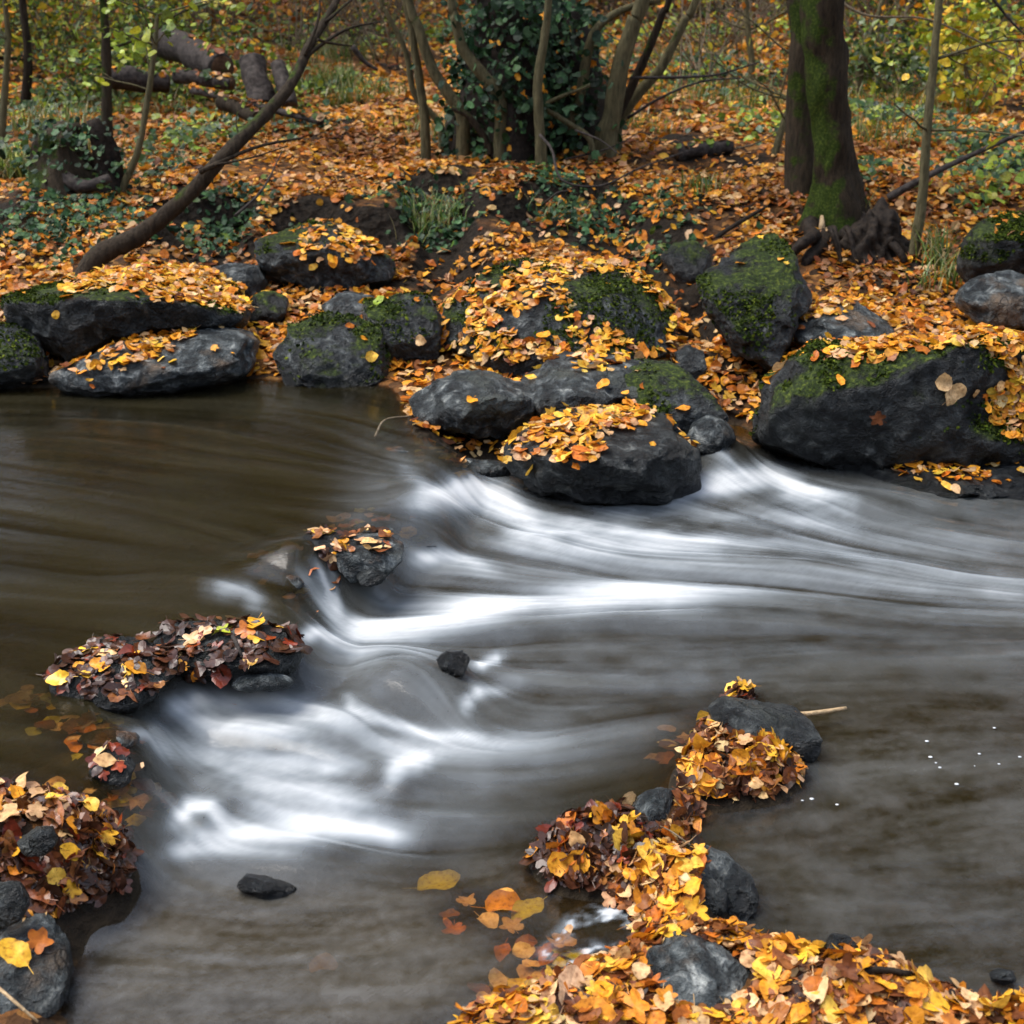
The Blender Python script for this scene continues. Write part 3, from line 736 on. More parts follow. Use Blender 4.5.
B('b13', 'huge dark boulder at the right bank with moss and a carpet of leaves on top', [(738, 434), (752, 400), (774, 366), (800, 350), (850, 344), (920, 331), (1000, 321), (1070, 322), (1110, 380), (1090, 470), (1000, 490), (930, 485), (870, 478), (820, 468), (775, 455), (745, 446)], (860, 470, .03), M_ROCKH, .6, 6, 18, lean=2, split=0.55)
B('b14', 'low wet slate ledge at the foot of the huge right boulder', [(845, 470), (880, 448), (940, 440), (1010, 442), (1090, 446), (1100, 500), (1010, 512), (920, 504), (862, 492)], (960, 498, .0), M_ROCK, .5, 6, 19, lean=1.8, split=-0.8)
B('b15', 'bright mossy boulder at the right edge above the others', [(952, 268), (958, 240), (985, 215), (1020, 208), (1060, 215), (1080, 260), (1060, 290), (1000, 292), (962, 285)], (1000, 288, .45), M_ROCKH, .8, 5, 20, lean=1, split=0)
B('b16', 'blue grey rock at the right edge beneath the bright mossy boulder', [(960, 298), (975, 278), (1010, 268), (1050, 270), (1070, 300), (1040, 328), (985, 328)], (1005, 326, .4), M_ROCKP, .8, 5, 21)
B('b17', 'small wet rock with water sliding over it in the right chute', [(684, 440), (695, 422), (712, 414), (730, 422), (738, 440), (720, 455), (695, 455)], (712, 450, .12), M_ROCKP, .8, 4, 22, name='river_stone', cat='stone')
B('b18', 'small dark stone among leaves right of the dome boulder', [(676, 352), (690, 342), (705, 350), (707, 370), (695, 382), (678, 374)], (692, 378, .25), M_ROCK, .8, 4, 23, name='river_stone', cat='stone')
B('b21', 'dark rock in the bank hollow left of the tall mossy boulder', [(660, 255), (675, 240), (700, 238), (715, 255), (710, 280), (680, 285)], (690, 282, .4), M_ROCKM, .8, 4, 26)
# stones in the stream
B('m1', 'stone under wet brown leaves, first hump of the left mid stream bar', [(47, 675), (62, 656), (92, 642), (130, 640), (160, 652), (172, 672), (158, 694), (130, 712), (95, 722), (64, 712)], (110, 712, 0.15), M_ROCK, .8, 5, 30, name='river_stone', cat='stone', lean=0.9, split=-0.5)
B('m2', 'stone under dark wet leaves, longer hump right on the mid stream bar', [(150, 645), (165, 628), (200, 622), (250, 622), (285, 633), (304, 652), (294, 672), (250, 678), (210, 680), (170, 670)], (230, 672, 0.16), M_ROCK, .7, 5, 31, name='river_stone', cat='stone', lean=0.9, split=-0.4)
B('m3', 'flat wet pinkish stone where the white chute starts', [(338, 552), (350, 534), (385, 531), (405, 545), (404, 562), (380, 582), (350, 582), (340, 568)], (372, 578, .12), M_ROCKB, .9, 5, 32, .7, name='river_stone', cat='stone', lean=1.6, split=.1)
B('m3c', 'leafy stone at the left end of the wet ledge by the white chute', [(292, 550), (306, 533), (328, 526), (352, 532), (354, 556), (330, 568), (304, 564)], (325, 564, .16), M_ROCK, .8, 5, 48, name='river_stone', cat='stone', lean=1.2, split=-.2)
B('m3b', 'little black stone below the flat pinkish stone', [(356, 575), (366, 568), (380, 568), (388, 576), (380, 586), (362, 586)], (372, 584, None), M_ROCK, .8, 4, 33, name='river_stone', cat='stone')
B('m4', 'small stone with red leaves inside the left lower fall', [(86, 770), (95, 752), (115, 752), (132, 768), (128, 786), (108, 792), (92, 784)], (110, 788, 0.17), M_ROCK, .8, 4, 34, name='river_stone', cat='stone')
B('m5a', 'dark stone peeping out of the leafy mound at the left edge', [(16, 842), (30, 828), (50, 828), (57, 842), (48, 854), (24, 856)], (36, 852, 0.27), M_ROCK, .8, 4, 35, name='river_stone', cat='stone', lean=.2)
B('m6a', 'small rounded black stone at the left edge beneath the leafy mound', [(-20, 895), (-5, 884), (15, 884), (27, 900), (24, 918), (8, 928), (-20, 926)], (8, 926, 0.17), M_ROCK, .8, 4, 36, name='river_stone', cat='stone', lean=.2)
B('m6', 'grey stone in the bottom left corner with a yellow leaf on it', [(-60, 940), (-20, 922), (30, 930), (58, 950), (72, 975), (70, 1000), (40, 1030), (-20, 1050), (-60, 1030)], (40, 1015, None), M_ROCKP, .7, 6, 37, .7, name='river_stone', cat='stone', lean=1, split=-0.2)
B('m7', 'little lone stone breaking the calm pool at lower left', [(234, 884), (245, 875), (262, 878), (282, 884), (300, 888), (280, 898), (248, 898)], (262, 893, 0.018), M_ROCK, .6, 4, 38, name='river_stone', cat='stone', lean=.1)
B('m8', 'small dark half submerged stone on the smooth water hump in mid stream', [(436, 660), (446, 651), (462, 652), (470, 660), (464, 676), (446, 676)], (455, 672, .07), M_ROCK, .9, 4, 39, name='river_stone', cat='stone')
B('r2', 'flat black slab stone at the tip of the leaf spit', [(711, 712), (728, 702), (765, 706), (798, 710), (812, 725), (820, 748), (806, 762), (785, 750), (745, 740), (718, 728)], (790, 758, None), M_ROCK, .7, 5, 40, name='river_stone', cat='stone', lean=1.6, split=-0.1)
B('r4', 'smooth brown oval stone between two leaf heaps of the spit', [(630, 815), (640, 799), (660, 790), (678, 793), (679, 806), (665, 822), (648, 836), (634, 832)], (655, 832, None), M_ROCKB, .8, 5, 41, .5, name='river_stone', cat='stone')
B('r6', 'angular black stone in the pool edge right of the leaf spit', [(690, 868), (708, 855), (735, 862), (755, 880), (763, 900), (748, 920), (720, 928), (698, 918)], (730, 925, None), M_ROCKG, .8, 5, 42, name='river_stone', cat='stone')
B('r6b', 'small rounded black stone leaning on the angular black stone', [(682, 895), (694, 882), (715, 882), (730, 893), (728, 912), (705, 922), (686, 914)], (706, 918, None), M_ROCK, .8, 4, 43, name='river_stone', cat='stone')
B('r7', 'grey rounded rock lying in the foreground leaves', [(640, 990), (652, 962), (682, 946), (720, 955), (748, 970), (760, 990), (748, 1015), (690, 1025), (650, 1015)], (700, 1012, None), M_ROCKP, .8, 6, 44, .7, name='river_stone', cat='stone', lean=0.8, split=-0.5)
B('r8', 'small black stone at the edge of the foreground leaf bank', [(823, 945), (834, 935), (850, 937), (860, 948), (852, 960), (832, 960)], (840, 957, 0.09), M_ROCK, .8, 4, 45, name='river_stone', cat='stone', lean=.1)
B('r9', 'tiny dark stone in the water at the bottom right', [(990, 975), (1000, 969), (1014, 972), (1016, 980), (1004, 986), (992, 982)], (1003, 982, 0.02), M_ROCK, .8, 4, 46, name='river_stone', cat='stone', lean=.1)

for i, (cx, cy, rx, ry, lb) in enumerate(((108, 738, 32, 11, 'brown stone barely under water left of the lower fall'), (262, 680, 34, 10, 'reddish flat stone sliding out below the longer hump'), (284, 582, 20, 10, 'brown stone under the thin chute left of the pinkish stone'), (478, 468, 36, 12, 'pinkish flat stone under the glassy chute lip'), (375, 527, 26, 8, 'brown flat stone behind the pinkish leaf stone'), (395, 452, 22, 8, 'brown stone shelf at the wet leaf corner'))):
    an = np.linspace(0, 2 * np.pi, 10, endpoint=False); w0 = at_z(cx, cy, .1)
    for _ in range(6): w0 = at_z(cx, cy, water_h(w0[None, :2])[0])
    B('s%d' % i, lb, np.column_stack([cx + rx * np.cos(an), cy + 2 + ry * np.sin(an)]), (cx, cy + ry, float(w0[2]) - .035), M_ROCKB, .9, 4, 60 + i, .6, name='river_stone', cat='stone')

# ---------------------------------------------------------------- leaves lying on boulders
def leaves_on(key, label, polys, density, seed, holes=(), sz=(.045, .075), tilt=.28, lod=1, mixl=MIX_ROCK, stray=.015, mat=None, nzmin=.2, lift=.018, group='drifts of fallen leaves on the boulders'):
    rng = np.random.default_rng(seed)
    P, N = rock_points(key, rng, density * (1.7 if key[0] == 'b' else 1), nzmin)
    px, py = proj(P + N * .01); Q = np.column_stack([px, py]) + rng.normal(0, 3.0, (len(P), 2))
    keep = np.zeros(len(P), bool)
    for q in polys: keep |= inside(Q, q)
    for q in holes: keep &= ~inside(Q, q)
    back = (N * (CAM - P)).sum(1) < 0
    keep |= rng.random(len(P)) < stray * np.clip(N[:, 2], 0, 1)
    keep |= back & (N[:, 2] > .5) & (rng.random(len(P)) < .6)
    zc = P.copy(); P, N = P[keep], N[keep]
    wl = water_h(P[:, :2]); k = P[:, 2] > wl + .015; P, N = P[k], N[k]
    n = len(P)
    if n == 0: return
    P = P + N * rng.uniform(.004, lift, (n, 1)); c, _ = pick_cols(rng, n, mixl)
    V, fs, C = leaf_batch(P, N * .7 + np.array([0, 0, .3]), rng.uniform(*sz, n), c, lod, rng, tilt)
    o = mesh_obj('fallen_leaves', V, fs, mat or M_LEAF, loc=tuple(P.mean(0)), cols=C, shade=False)
    tag(o, label, 'leaves', group, 'stuff')
    return o
leaves_on('b1', 'thick orange leaf carpet over the long flat topped boulder', [[(62, 292), (75, 276), (115, 264), (160, 252), (208, 258), (242, 286), (256, 308), (235, 308), (200, 303), (175, 302), (150, 297), (108, 285)]], 900, 101)
leaves_on('b2', 'leaf drift down the slope of the low grey waterline boulder', [[(66, 382), (100, 354), (150, 333), (206, 320), (186, 340), (152, 358), (112, 374), (92, 384)]], 800, 102)
leaves_on('b4', 'scattered leaves on the shoulder of the perched mossy boulder', [[(300, 238), (320, 224), (352, 228), (388, 254), (360, 264), (330, 270), (300, 268), (294, 255)]], 550, 104)
leaves_on('b7', 'orange leaves draped over the large dome shaped boulder', [[(436, 345), (446, 305), (462, 285), (490, 272), (545, 252), (600, 246), (650, 266), (690, 320), (690, 370), (600, 372), (440, 372)]], 620, 107,
          holes=[[(560, 284), (600, 268), (640, 280), (668, 312), (670, 345), (640, 344), (605, 330), (580, 312)], [(494, 312), (545, 308), (568, 318), (562, 334), (520, 340)], [(484, 266), (530, 246), (545, 258), (515, 270), (500, 285), (482, 285)], [(444, 330), (455, 300), (466, 300), (462, 335), (450, 345)]], tilt=.3)
leaves_on('b9', 'few yellow leaves on the blue grey boulder', [[(555, 352), (600, 346), (628, 356), (612, 370), (580, 366)]], 300, 109, stray=.04)
leaves_on('b9b', 'sparse leaves on the dark green stained boulder', [[(612, 358), (640, 352), (630, 366)]], 250, 110, stray=.03)
leaves_on('b10', 'heap of yellow leaves on the front boulder in the rapids', [[(502, 456), (535, 424), (585, 409), (640, 404), (652, 414), (632, 424), (606, 440), (592, 462), (545, 476), (514, 470)]], 700, 111, lift=.03)
leaves_on('b11', 'few leaves stuck on the tall dark mossy boulder', [], 200, 112, stray=.05)
leaves_on('b12', 'leaves on the left half of the pale sloping boulder', [[(796, 318), (815, 296), (848, 290), (850, 304), (830, 316), (806, 324)]], 650, 113, stray=.04)
leaves_on('b13', 'broad carpet of leaves over the huge right boulder', [[(818, 354), (850, 345), (920, 328), (1024, 318), (1090, 322), (1100, 450), (1030, 446), (992, 425), (985, 400), (1002, 375), (1010, 355), (960, 346), (905, 350), (880, 360), (845, 358)]], 1000, 114, nzmin=-.25)
leaves_on('b14', 'yellow leaves strewn along the low wet slate ledge', [[(852, 456), (880, 438), (915, 440), (960, 455), (1005, 468), (990, 480), (940, 474), (890, 470)]], 620, 115, stray=.06, nzmin=.05)
leaves_on('b15', 'few leaves on the bright mossy boulder at the right edge', [], 300, 116, stray=.05)
leaves_on('b5b', 'few leaves caught on the dark broken boulder', [], 300, 118, stray=.05)
W_ = dict(mixl=MIX_WET, mat=M_WETLEAF, lod=2, tilt=.20, nzmin=-.4, lift=.014, sz=(.035, .075), group='wet leaves caught on stream stones')
leaves_on('m1', 'wet brown and red leaves plastered over the first stone of the bar', [[(30, 700), (40, 640), (170, 620), (180, 690), (140, 700), (100, 690)]], 1000, 120, **W_)
leaves_on('m2', 'dark wet leaves wrapped round the longer stone of the bar', [[(140, 690), (150, 600), (310, 600), (310, 665), (250, 672)]], 900, 121, **W_)
W2 = dict(W_, mixl=[('pale', .35), ('brown', .3), ('dark', .2), ('amber', .1), ('yellow', .05)])
leaves_on('m3', 'few pinkish wet leaves on the flat stone at the white chute', [[(345, 552), (350, 530), (395, 530), (410, 545), (385, 552)]], 420, 122, **W2)
leaves_on('m3c', 'brown and yellow wet leaves on the left end of the wet ledge', [[(285, 565), (292, 520), (355, 520), (358, 556), (325, 570)]], 900, 127, **W2)
leaves_on('m4', 'red wet leaves on the small stone in the lower left fall', [[(80, 790), (85, 740), (125, 740), (118, 790)]], 900, 123, **dict(W_, mixl=[('red', .7), ('dark', .2), ('pale', .1)]))
leaves_on('r2', 'couple of leaves on the flat black slab', [], 150, 124, stray=.03, lod=2)

# moss cushions growing on the boulders
for q, (key, dens, nz, lo) in enumerate((('b1', 5000, .45, .05), ('b3', 4000, .35, .0), ('b4', 5000, .35, .0), ('b5', 3000, .40, .15), ('b5b', 3000, .40, .1), ('b7', 3600, .45, .12), ('b9b', 4000, .40, .05), ('b11', 4500, .20, .0), ('b13', 5500, .15, .02), ('b15', 7000, .20, -.3), ('b21', 4000, .3, 0))):
    rng = np.random.default_rng(150 + q); P, N = rock_points(key, rng, dens * 1.7, nz)
    k = fbm(P * 3.2, 3, 152) + .5 * (N[:, 2] - .5) + rng.normal(0, .10, len(P)) > lo + .12
    P, N = P[k], N[k]; n = len(P)
    if n < 10: continue
    c = np.array([(.012, .022, .003), (.030, .050, .006), (.060, .085, .010), (.11, .14, .015)])[rng.choice(4, n, p=[.36, .40, .19, .05])] * rng.uniform(.7, 1.2, (n, 1))
    V, fs, C = leaf_batch(P + N * rng.uniform(.0, .012, (n, 1)), N, rng.uniform(.011, .023, n), c, 0, rng, .9)
    mo = mesh_obj('moss', V, fs, M_MOSS, loc=tuple(P.mean(0)), cols=C, shade=False, parent=ROCKOB[key]); mo['kind'] = 'stuff'

# ---------------------------------------------------------------- leaf litter on the ground
def scatter(rng, x0, x1, y0, y1, dens, keepf):
    n = int((x1 - x0) * (y1 - y0) * dens)
    P = np.column_stack([rng.uniform(x0, x1, n), rng.uniform(y0, y1, n)])
    return P[keepf(P)]
def litter_far():
    rng = np.random.default_rng(200); parts = []
    for (y0, y1, dens, lod, s0, s1) in ((4.6, 9.0, 820, 1, .045, .078), (9.0, 13, 760, 1, .045, .08), (13, 18, 420, 0, .06, .10), (18, 27, 150, 0, .08, .14)):
        hx = y1 * .41 + .7
        P = scatter(rng, -hx, hx, y0, y1, dens, lambda P: np.abs(P[:, 0]) < P[:, 1] * .41 + .7)
        parts.append((P, lod, s0, s1))
    P = scatter(rng, -16, 16, 6, 26, 55, lambda P: np.abs(P[:, 0]) >= P[:, 1] * .41 + .7); parts.append((P, 0, .07, .13))
    out = []
    for P, lod, s0, s1 in parts:
        z, n = gsample(P); hw = water_h(P)
        s = sdf(P, FARPOLY)
        gr = fbm(P * .55, 3, 210) ; fine = vnoise(P * 3.0, 212)
        pr = np.clip(1.1 - 1.6 * np.maximum(0, .86 - n[:, 2]) * 3, .14, 1)
        pr = pr * np.where(P[:, 1] > 11, np.clip(1.0 - .9 * smooth(.0, .5, gr), .15, 1), 1.0) * np.clip(1 + .5 * fine, .3, 1)
        pr = pr * np.where((P[:, 1] > 8.8) & (P[:, 1] < 10.6) & (vnoise(P * np.array([2.2, 1.6]), 215) > .12), .16, 1)
        pr = pr * (1 - .55 * hollow(P))
        k = (s > .02) & (z > hw + .005) & (rng.random(len(P)) < pr)
        P, z, n = P[k], z[k], n[k]; N = len(P)
        c1, _ = pick_cols(rng, N, MIX_BANK); c2, _ = pick_cols(rng, N, MIX_BACK)
        t = smooth(10, 16, P[:, 1] + rng.normal(0, 1, N))[:, None]; c = c1 * (1 - t) + c2 * t
        c = c * (.85 + .15 * np.clip(1 + fbm(P * 1.1, 2, 214)[:, None], .2, 1.6))
        dec = smooth(.05, .45, fbm(P * 1.4, 3, 216) + rng.normal(0, .15, N))[:, None]; c = c * (1 - dec) + c * np.array([.50, .42, .40]) * dec
        pos = np.column_stack([P, z + rng.uniform(.004, .035, N)])
        out.append(leaf_batch(pos, n * .6 + [0, 0, .4], rng.uniform(s0, s1, N), c, lod, rng, .38))
    V, fs, C = join(out)
    o = mesh_obj('leaf_litter', V, fs, M_LEAF, cols=C, shade=False)
    tag(o, 'orange and brown leaf litter covering the far woodland bank', 'leaf litter', kind='stuff')
litter_far()

LEAFPOS = {}
def near_sites(rng, poly_px, n, margin=0.0):
    """points of near land whose pixel falls in a polygon"""
    pl = np.array(poly_px, float); got = []
    while sum(len(g) for g in got) < n:
        q = np.column_stack([rng.uniform(pl[:, 0].min(), pl[:, 0].max(), 700), rng.uniform(pl[:, 1].min(), pl[:, 1].max(), 700)])
        q = q[inside(q, pl)]
        for hx, hy, hr, hv in ((36, 841, 22, 16), (5, 906, 24, 22), (703, 984, 54, 36), (655, 813, 24, 22), (727, 893, 34, 34), (765, 722, 54, 20)):
            q = q[((q[:, 0] - hx) / hr) ** 2 + ((q[:, 1] - hy) / hv) ** 2 > 1]
        D = FW * F + RT * (q[:, :1] - 512) + UP * (512 - q[:, 1:2]); P = np.zeros_like(D); done = np.zeros(len(q), bool)
        for t in np.arange(1.6, 5.5, .008) / F:
            X = CAM + D * t; z, _ = gsample(X[:, :2]); h = (X[:, 2] < z) & ~done
            P[h] = np.column_stack([X[h, :2], z[h]]); done |= h
            if done.all(): break
        # even out: slopes seen edge on get as many leaves as those facing the camera
        _, nn = gsample(P[:, :2]); vd = D / np.linalg.norm(D, axis=1, keepdims=True); zc = (P - CAM) @ FW
        wgt = zc ** 2 / np.maximum(-(nn * vd).sum(1), .12) / np.maximum(nn[:, 2], .3)
        k = done & (P[:, 2] > water_h(P[:, :2]) - .012) & (rng.random(len(q)) < np.clip(wgt / 60.0, .05, 1))
        got.append(P[k])
    return np.vstack(got)[:n]
BANK = [(455, 1030), (500, 995), (545, 970), (590, 945), (630, 925), (655, 905), (700, 925), (740, 935), (800, 950), (880, 945), (930, 980), (985, 1005), (1030, 985), (1030, 1030)]
H3 = [(678, 795), (690, 740), (705, 715), (745, 735), (790, 750), (803, 775), (790, 795), (735, 803)]
H5 = [(532, 862), (545, 828), (590, 806), (640, 800), (655, 830), (650, 860), (600, 890), (560, 888)]
H6 = [(615, 885), (640, 855), (690, 848), (725, 862), (700, 885), (690, 915), (640, 915), (610, 905)]
H1 = [(730, 700), (732, 665), (755, 660), (762, 690), (750, 705)]
HL = [(-30, 800), (10, 790), (60, 796), (120, 822), (125, 860), (85, 880), (75, 912), (30, 925), (-30, 925)]
HLD = [(66, 812), (120, 812), (135, 858), (128, 892), (90, 905), (72, 880)]
SPIT = [(655, 830), (680, 800), (700, 805), (690, 830), (700, 850), (650, 850)]
def litter_near():
    rng = np.random.default_rng(300); out = []; wetp = []
    def add(poly, n, mixl, s0, s1, tilt, lift, store):
        P = near_sites(rng, poly, n); z, nn = gsample(P[:, :2]); c, _ = pick_cols(rng, n, mixl)
        P = P + np.array([0, 0, 1]) * rng.uniform(.003, lift, (n, 1))
        store.append(leaf_batch(P, nn, rng.uniform(s0, s1, n), c, 2, rng, tilt))
    dk = [('brown', .36), ('dark', .24), ('orange', .12), ('pale', .18), ('amber', .10)]
    big = [(300, 1180), (455, 1030), (1030, 1030), (1200, 1030), (1200, 1180)]
    add(BANK, 2300, dk, .03, .066, .25, .03, out); add(BANK, 560, MIX_NEAR, .03, .072, .27, .04, out); add(big, 900, MIX_NEAR, .05, .09, .4, .03, out)
    add(H3, 480, dk, .035, .065, .5, .03, out); add(H5, 520, MIX_WET, .035, .065, .6, .04, wetp); add(H6, 380, dk, .035, .065, .42, .03, out); add(SPIT, 160, dk, .04, .07, .45, .02, out)
    add(H1, 70, MIX_WET, .04, .06, .6, .02, wetp)
    V, fs, C = join(out)
    tag(mesh_obj('leaf_litter', V, fs, M_LEAF, cols=C, shade=False), 'mixed brown leaf litter under the bright leaves of the foreground bank and spit', 'leaf litter', kind='stuff')
    V, fs, C = join(wetp)
    tag(mesh_obj('leaf_litter', V, fs, M_WETLEAF, cols=C, shade=False), 'dark sodden leaf heaps on the stony spit in the lower right', 'leaf litter', kind='stuff')
    lf = []
    add(HL, 560, [('brown', .34), ('red', .06), ('dark', .46), ('amber', .06), ('pale', .08)], .035, .07, .42, .03, lf); add(HLD, 200, [('dark', .86), ('red', .04), ('brown', .1)], .04, .07, .45, .03, lf)
    V, fs, C = join(lf)
    tag(mesh_obj('leaf_litter', V, fs, M_WETLEAF, cols=C, shade=False), 'damp leaf mass heaped on the mound at the left edge', 'leaf litter', kind='stuff')
litter_near()

# single leaves: one mesh per shape and colour, then copies
PROTO = {}
_pr = np.random.default_rng(77)
def proto(colour, q, wetl=False):
    k = (colour, q, wetl)
    if k not in PROTO:
        V, fs, edge = TEMPL[2][q]
        c = np.array(PAL[colour][q % 3]) * _pr.uniform(.85, 1.1)
        C = c[None] * (1 - .32 * edge[:, None] * _pr.uniform(.1, 1) + .1 * _pr.uniform(-1, 1, (len(V), 1)))
        PROTO[k] = mesh_data('fallen_leaf', V, fs, M_WETLEAF if wetl else M_LEAF, np.clip(C, 0, 1))
    return PROTO[k]
SRC = {}
def leaf(colour, pos, nrm, size, rng, label, group, tilt=.35, q=None, wetl=False):
    q = int(rng.integers(0, 12)) * 2 + (0 if rng.random() < .5 else 1) if q is None else q
    me = proto(colour, q % 24, wetl)
    if me.name not in SRC:
        o = bpy.data.objects.new('fallen_leaf', me); SRC[me.name] = o
    else:
        o = SRC[me.name].copy()
    COL.objects.link(o)
    Fr = frames(np.asarray(nrm, float)[None], rng, np.array([tilt]))[0]
    M = Matrix(Fr.tolist()).to_4x4(); M.translation = Vector(pos)
    o.matrix_world = M @ Matrix.Diagonal((size, size, size, 1))
    tag(o, label, 'leaf', group)
    return o
def leaf_set(poly, n, mixl, where, seed, s0=.055, s1=.09, lift=(.02, .045), tilt=.24):
    rng = np.random.default_rng(seed); P = near_sites(rng, poly, n); z, nn = gsample(P[:, :2])
    names = [m for m, _ in mixl]; w = np.array([q for _, q in mixl]); ch = rng.choice(len(names), n, p=w / w.sum())
    words = {'yellow': 'bright yellow', 'amber': 'amber gold', 'orange': 'orange', 'pale': 'pale pinkish beige', 'brown': 'brown', 'dark': 'blackish brown', 'red': 'rusty red'}
    for i in range(n):
        c = names[ch[i]]
        leaf(c, P[i] + [0, 0, rng.uniform(*lift)], nn[i], rng.uniform(s0, s1), rng, f'{words[c]} fallen leaf on {where}', f'{words[c]} leaves on {where}', tilt)
BR = [('yellow', .30), ('amber', .22), ('orange', .10), ('pale', .24), ('brown', .14)]
leaf_set(BANK, 125, BR, 'the foreground leaf bank along the bottom edge', 401, .042, .080)
leaf_set(H3, 42, [('yellow', .5), ('amber', .35), ('pale', .15)], 'the golden leaf heap below the black slab', 402, .04, .072, (.02, .045), .5)
leaf_set(H5, 24, [('yellow', .4), ('amber', .25), ('orange', .2), ('pale', .15)], 'the dark leaf heap by the brown oval stone', 403, .05, .075, (.03, .05), .5)
leaf_set(H6, 34, [('yellow', .5), ('amber', .3), ('pale', .2)], 'the leaf patch beside the angular black stone', 404, .04, .07, (.02, .045))
leaf_set(HL, 34, [('yellow', .34), ('amber', .26), ('pale', .26), ('orange', .14)], 'the leafy mound at the left edge', 405, .045, .072, (.025, .05))
leaf_set(H1, 5, [('yellow', .5), ('pale', .5)], 'the little leaf clump above the black slab', 406, .045, .06, (.02, .03))
# named single leaves on stones
from mathutils.bvhtree import BVHTree
_bvh = {}
def on_rock(key, px, py):
    if key not in _bvh:
        V, Fc = ROCKS[key]; _bvh[key] = BVHTree.FromPolygons([tuple(v) for v in V], [tuple(map(int, f)) for f in Fc])
    r = ray(px, py); r = r / np.linalg.norm(r)
    hit = _bvh[key].ray_cast(Vector(CAM), Vector(r))
    if hit[0] is None: return None, None
    n = np.array(hit[1]); n = n if n @ r < 0 else -n
    return np.array(hit[0]), n
def rock_leaf(key, px, py, colour, size, label, group=None, q=0, wetl=False):
    p, n = on_rock(key, px, py)
    if p is None: return
    leaf(colour, p + n * .012, n, size, np.random.default_rng(int(px * 7 + py)), label, group, .15, q, wetl)
rock_leaf('b8', 472, 402, 'amber', .075, 'single orange leaf on the face of the rounded dark boulder', q=0)
rock_leaf('b5', 370, 357, 'yellow', .07, 'yellow leaf low on the right side of the grooved boulder', q=2)
rock_leaf('b5', 363, 340, 'amber', .06, 'small amber leaf upper on the grooved boulder', q=3)
rock_leaf('b5', 350, 327, 'orange', .05, 'small orange leaf near the top of the grooved boulder', q=6)
rock_leaf('b5b', 378, 303, 'lime', .07, 'greenish leaf on top of the dark broken boulder', q=3)
rock_leaf('b5b', 420, 340, 'pale', .07, 'pale leaf on the front of the dark broken boulder', q=5)
for i, (a, b) in enumerate(((943, 384), (955, 390), (948, 398))):
    rock_leaf('b13', a, b, 'pale', .09, 'pale beige leaf of the trio on the mossy face of the huge boulder', 'trio of pale leaves on the huge boulder', q=2 + 3 * i)
rock_leaf('b13', 878, 418, 'brown', .08, 'lone brown leaf on the dark wet face of the huge boulder', q=1)
rock_leaf('b13', 976, 392, 'pale', .06, 'small pale leaf right of the trio on the huge boulder', q=9)
rock_leaf('m6', 18, 957, 'yellow', .085, 'large yellow leaf on the grey stone in the bottom left corner', q=0)
rock_leaf('m6', 38, 944, 'orange', .07, 'curled orange leaf behind the yellow one on the corner stone', q=4)
rock_leaf('b9', 602, 387, 'amber', .07, 'amber leaf in the middle of the blue grey boulder', q=0)
for i, (a, b, c, s) in enumerate(((62, 680, 'yellow', .07), (88, 652, 'yellow', .07), (96, 668, 'amber', .065), (128, 670, 'yellow', .07), (138, 672, 'amber', .07), (105, 656, 'pale', .075))):
    rock_leaf('m1', a, b, c, s, f'{ {"yellow": "yellow", "amber": "amber", "pale": "pale"}[c]} wet leaf on the first hump of the mid stream bar', f'{c} leaves on the first hump', q=i * 3, wetl=True)
for i, (a, b, c, s) in enumerate(((192, 642, 'pale', .08), (205, 636, 'pale', .07), (222, 634, 'lime', .07), (246, 634, 'orange', .08), (256, 640, 'yellow', .06), (196, 620, 'yellow', .05))):
    rock_leaf('m2', a, b, c, s, f'{ {"pale": "pale", "lime": "greenish", "orange": "orange", "yellow": "yellow"}[c]} wet leaf on the longer hump of the mid stream bar', f'{c} leaves on the longer hump', q=i * 3 + 1, wetl=True)
rock_leaf('m4', 107, 762, 'pale', .06, 'pale leaf among red leaves on the stone in the left fall', q=3)
# leaves drifting just under the surface
SUNK = [(433, 880, 'lemon', .115, 'long yellow leaf drifting under the pool surface, largest of the sunken ones'), (466, 897, 'pale', .06, 'pale leaf under water nearest to the big sunken yellow leaf'), (486, 916, 'pale', .065, 'pale sunken leaf below the pair of yellow ones'), (500, 902, 'amber', .11, 'golden sunken leaf in the middle of the drifting row'),
        (530, 905, 'lemon', .10, 'yellowish sunken leaf at the right of the drifting row'), (448, 910, 'brown', .05, 'small brown leaf under water at the left of the drifting row'), (455, 926, 'orange', .07, 'orange brown sunken leaf lowest in the pool'), (512, 922, 'pale', .07, 'pale sunken leaf close to the white foam'),
        (503, 945, 'orange', .06, 'orange sunken leaf below the white foam'), (560, 938, 'pale', .08, 'pale leaf half under water beside the white foam'), (10, 955, 'brown', .05, ''), (320, 958, 'amber', .08, 'dim amber leaf deep under the calm lower left pool')]
_r = np.random.default_rng(88)
for px, py, c, s, lb in SUNK:
    if not lb: continue
    p = at_z(px, py, water_h(at_z(px, py, 0)[None, :2])[0] - .004)
    leaf(c, p + np.array([0, 0, -.014 if py < 950 else -.03]), (0, 0, 1), s, _r, lb, 'sunken leaves in the pool', .03, int(_r.integers(0, 24)))
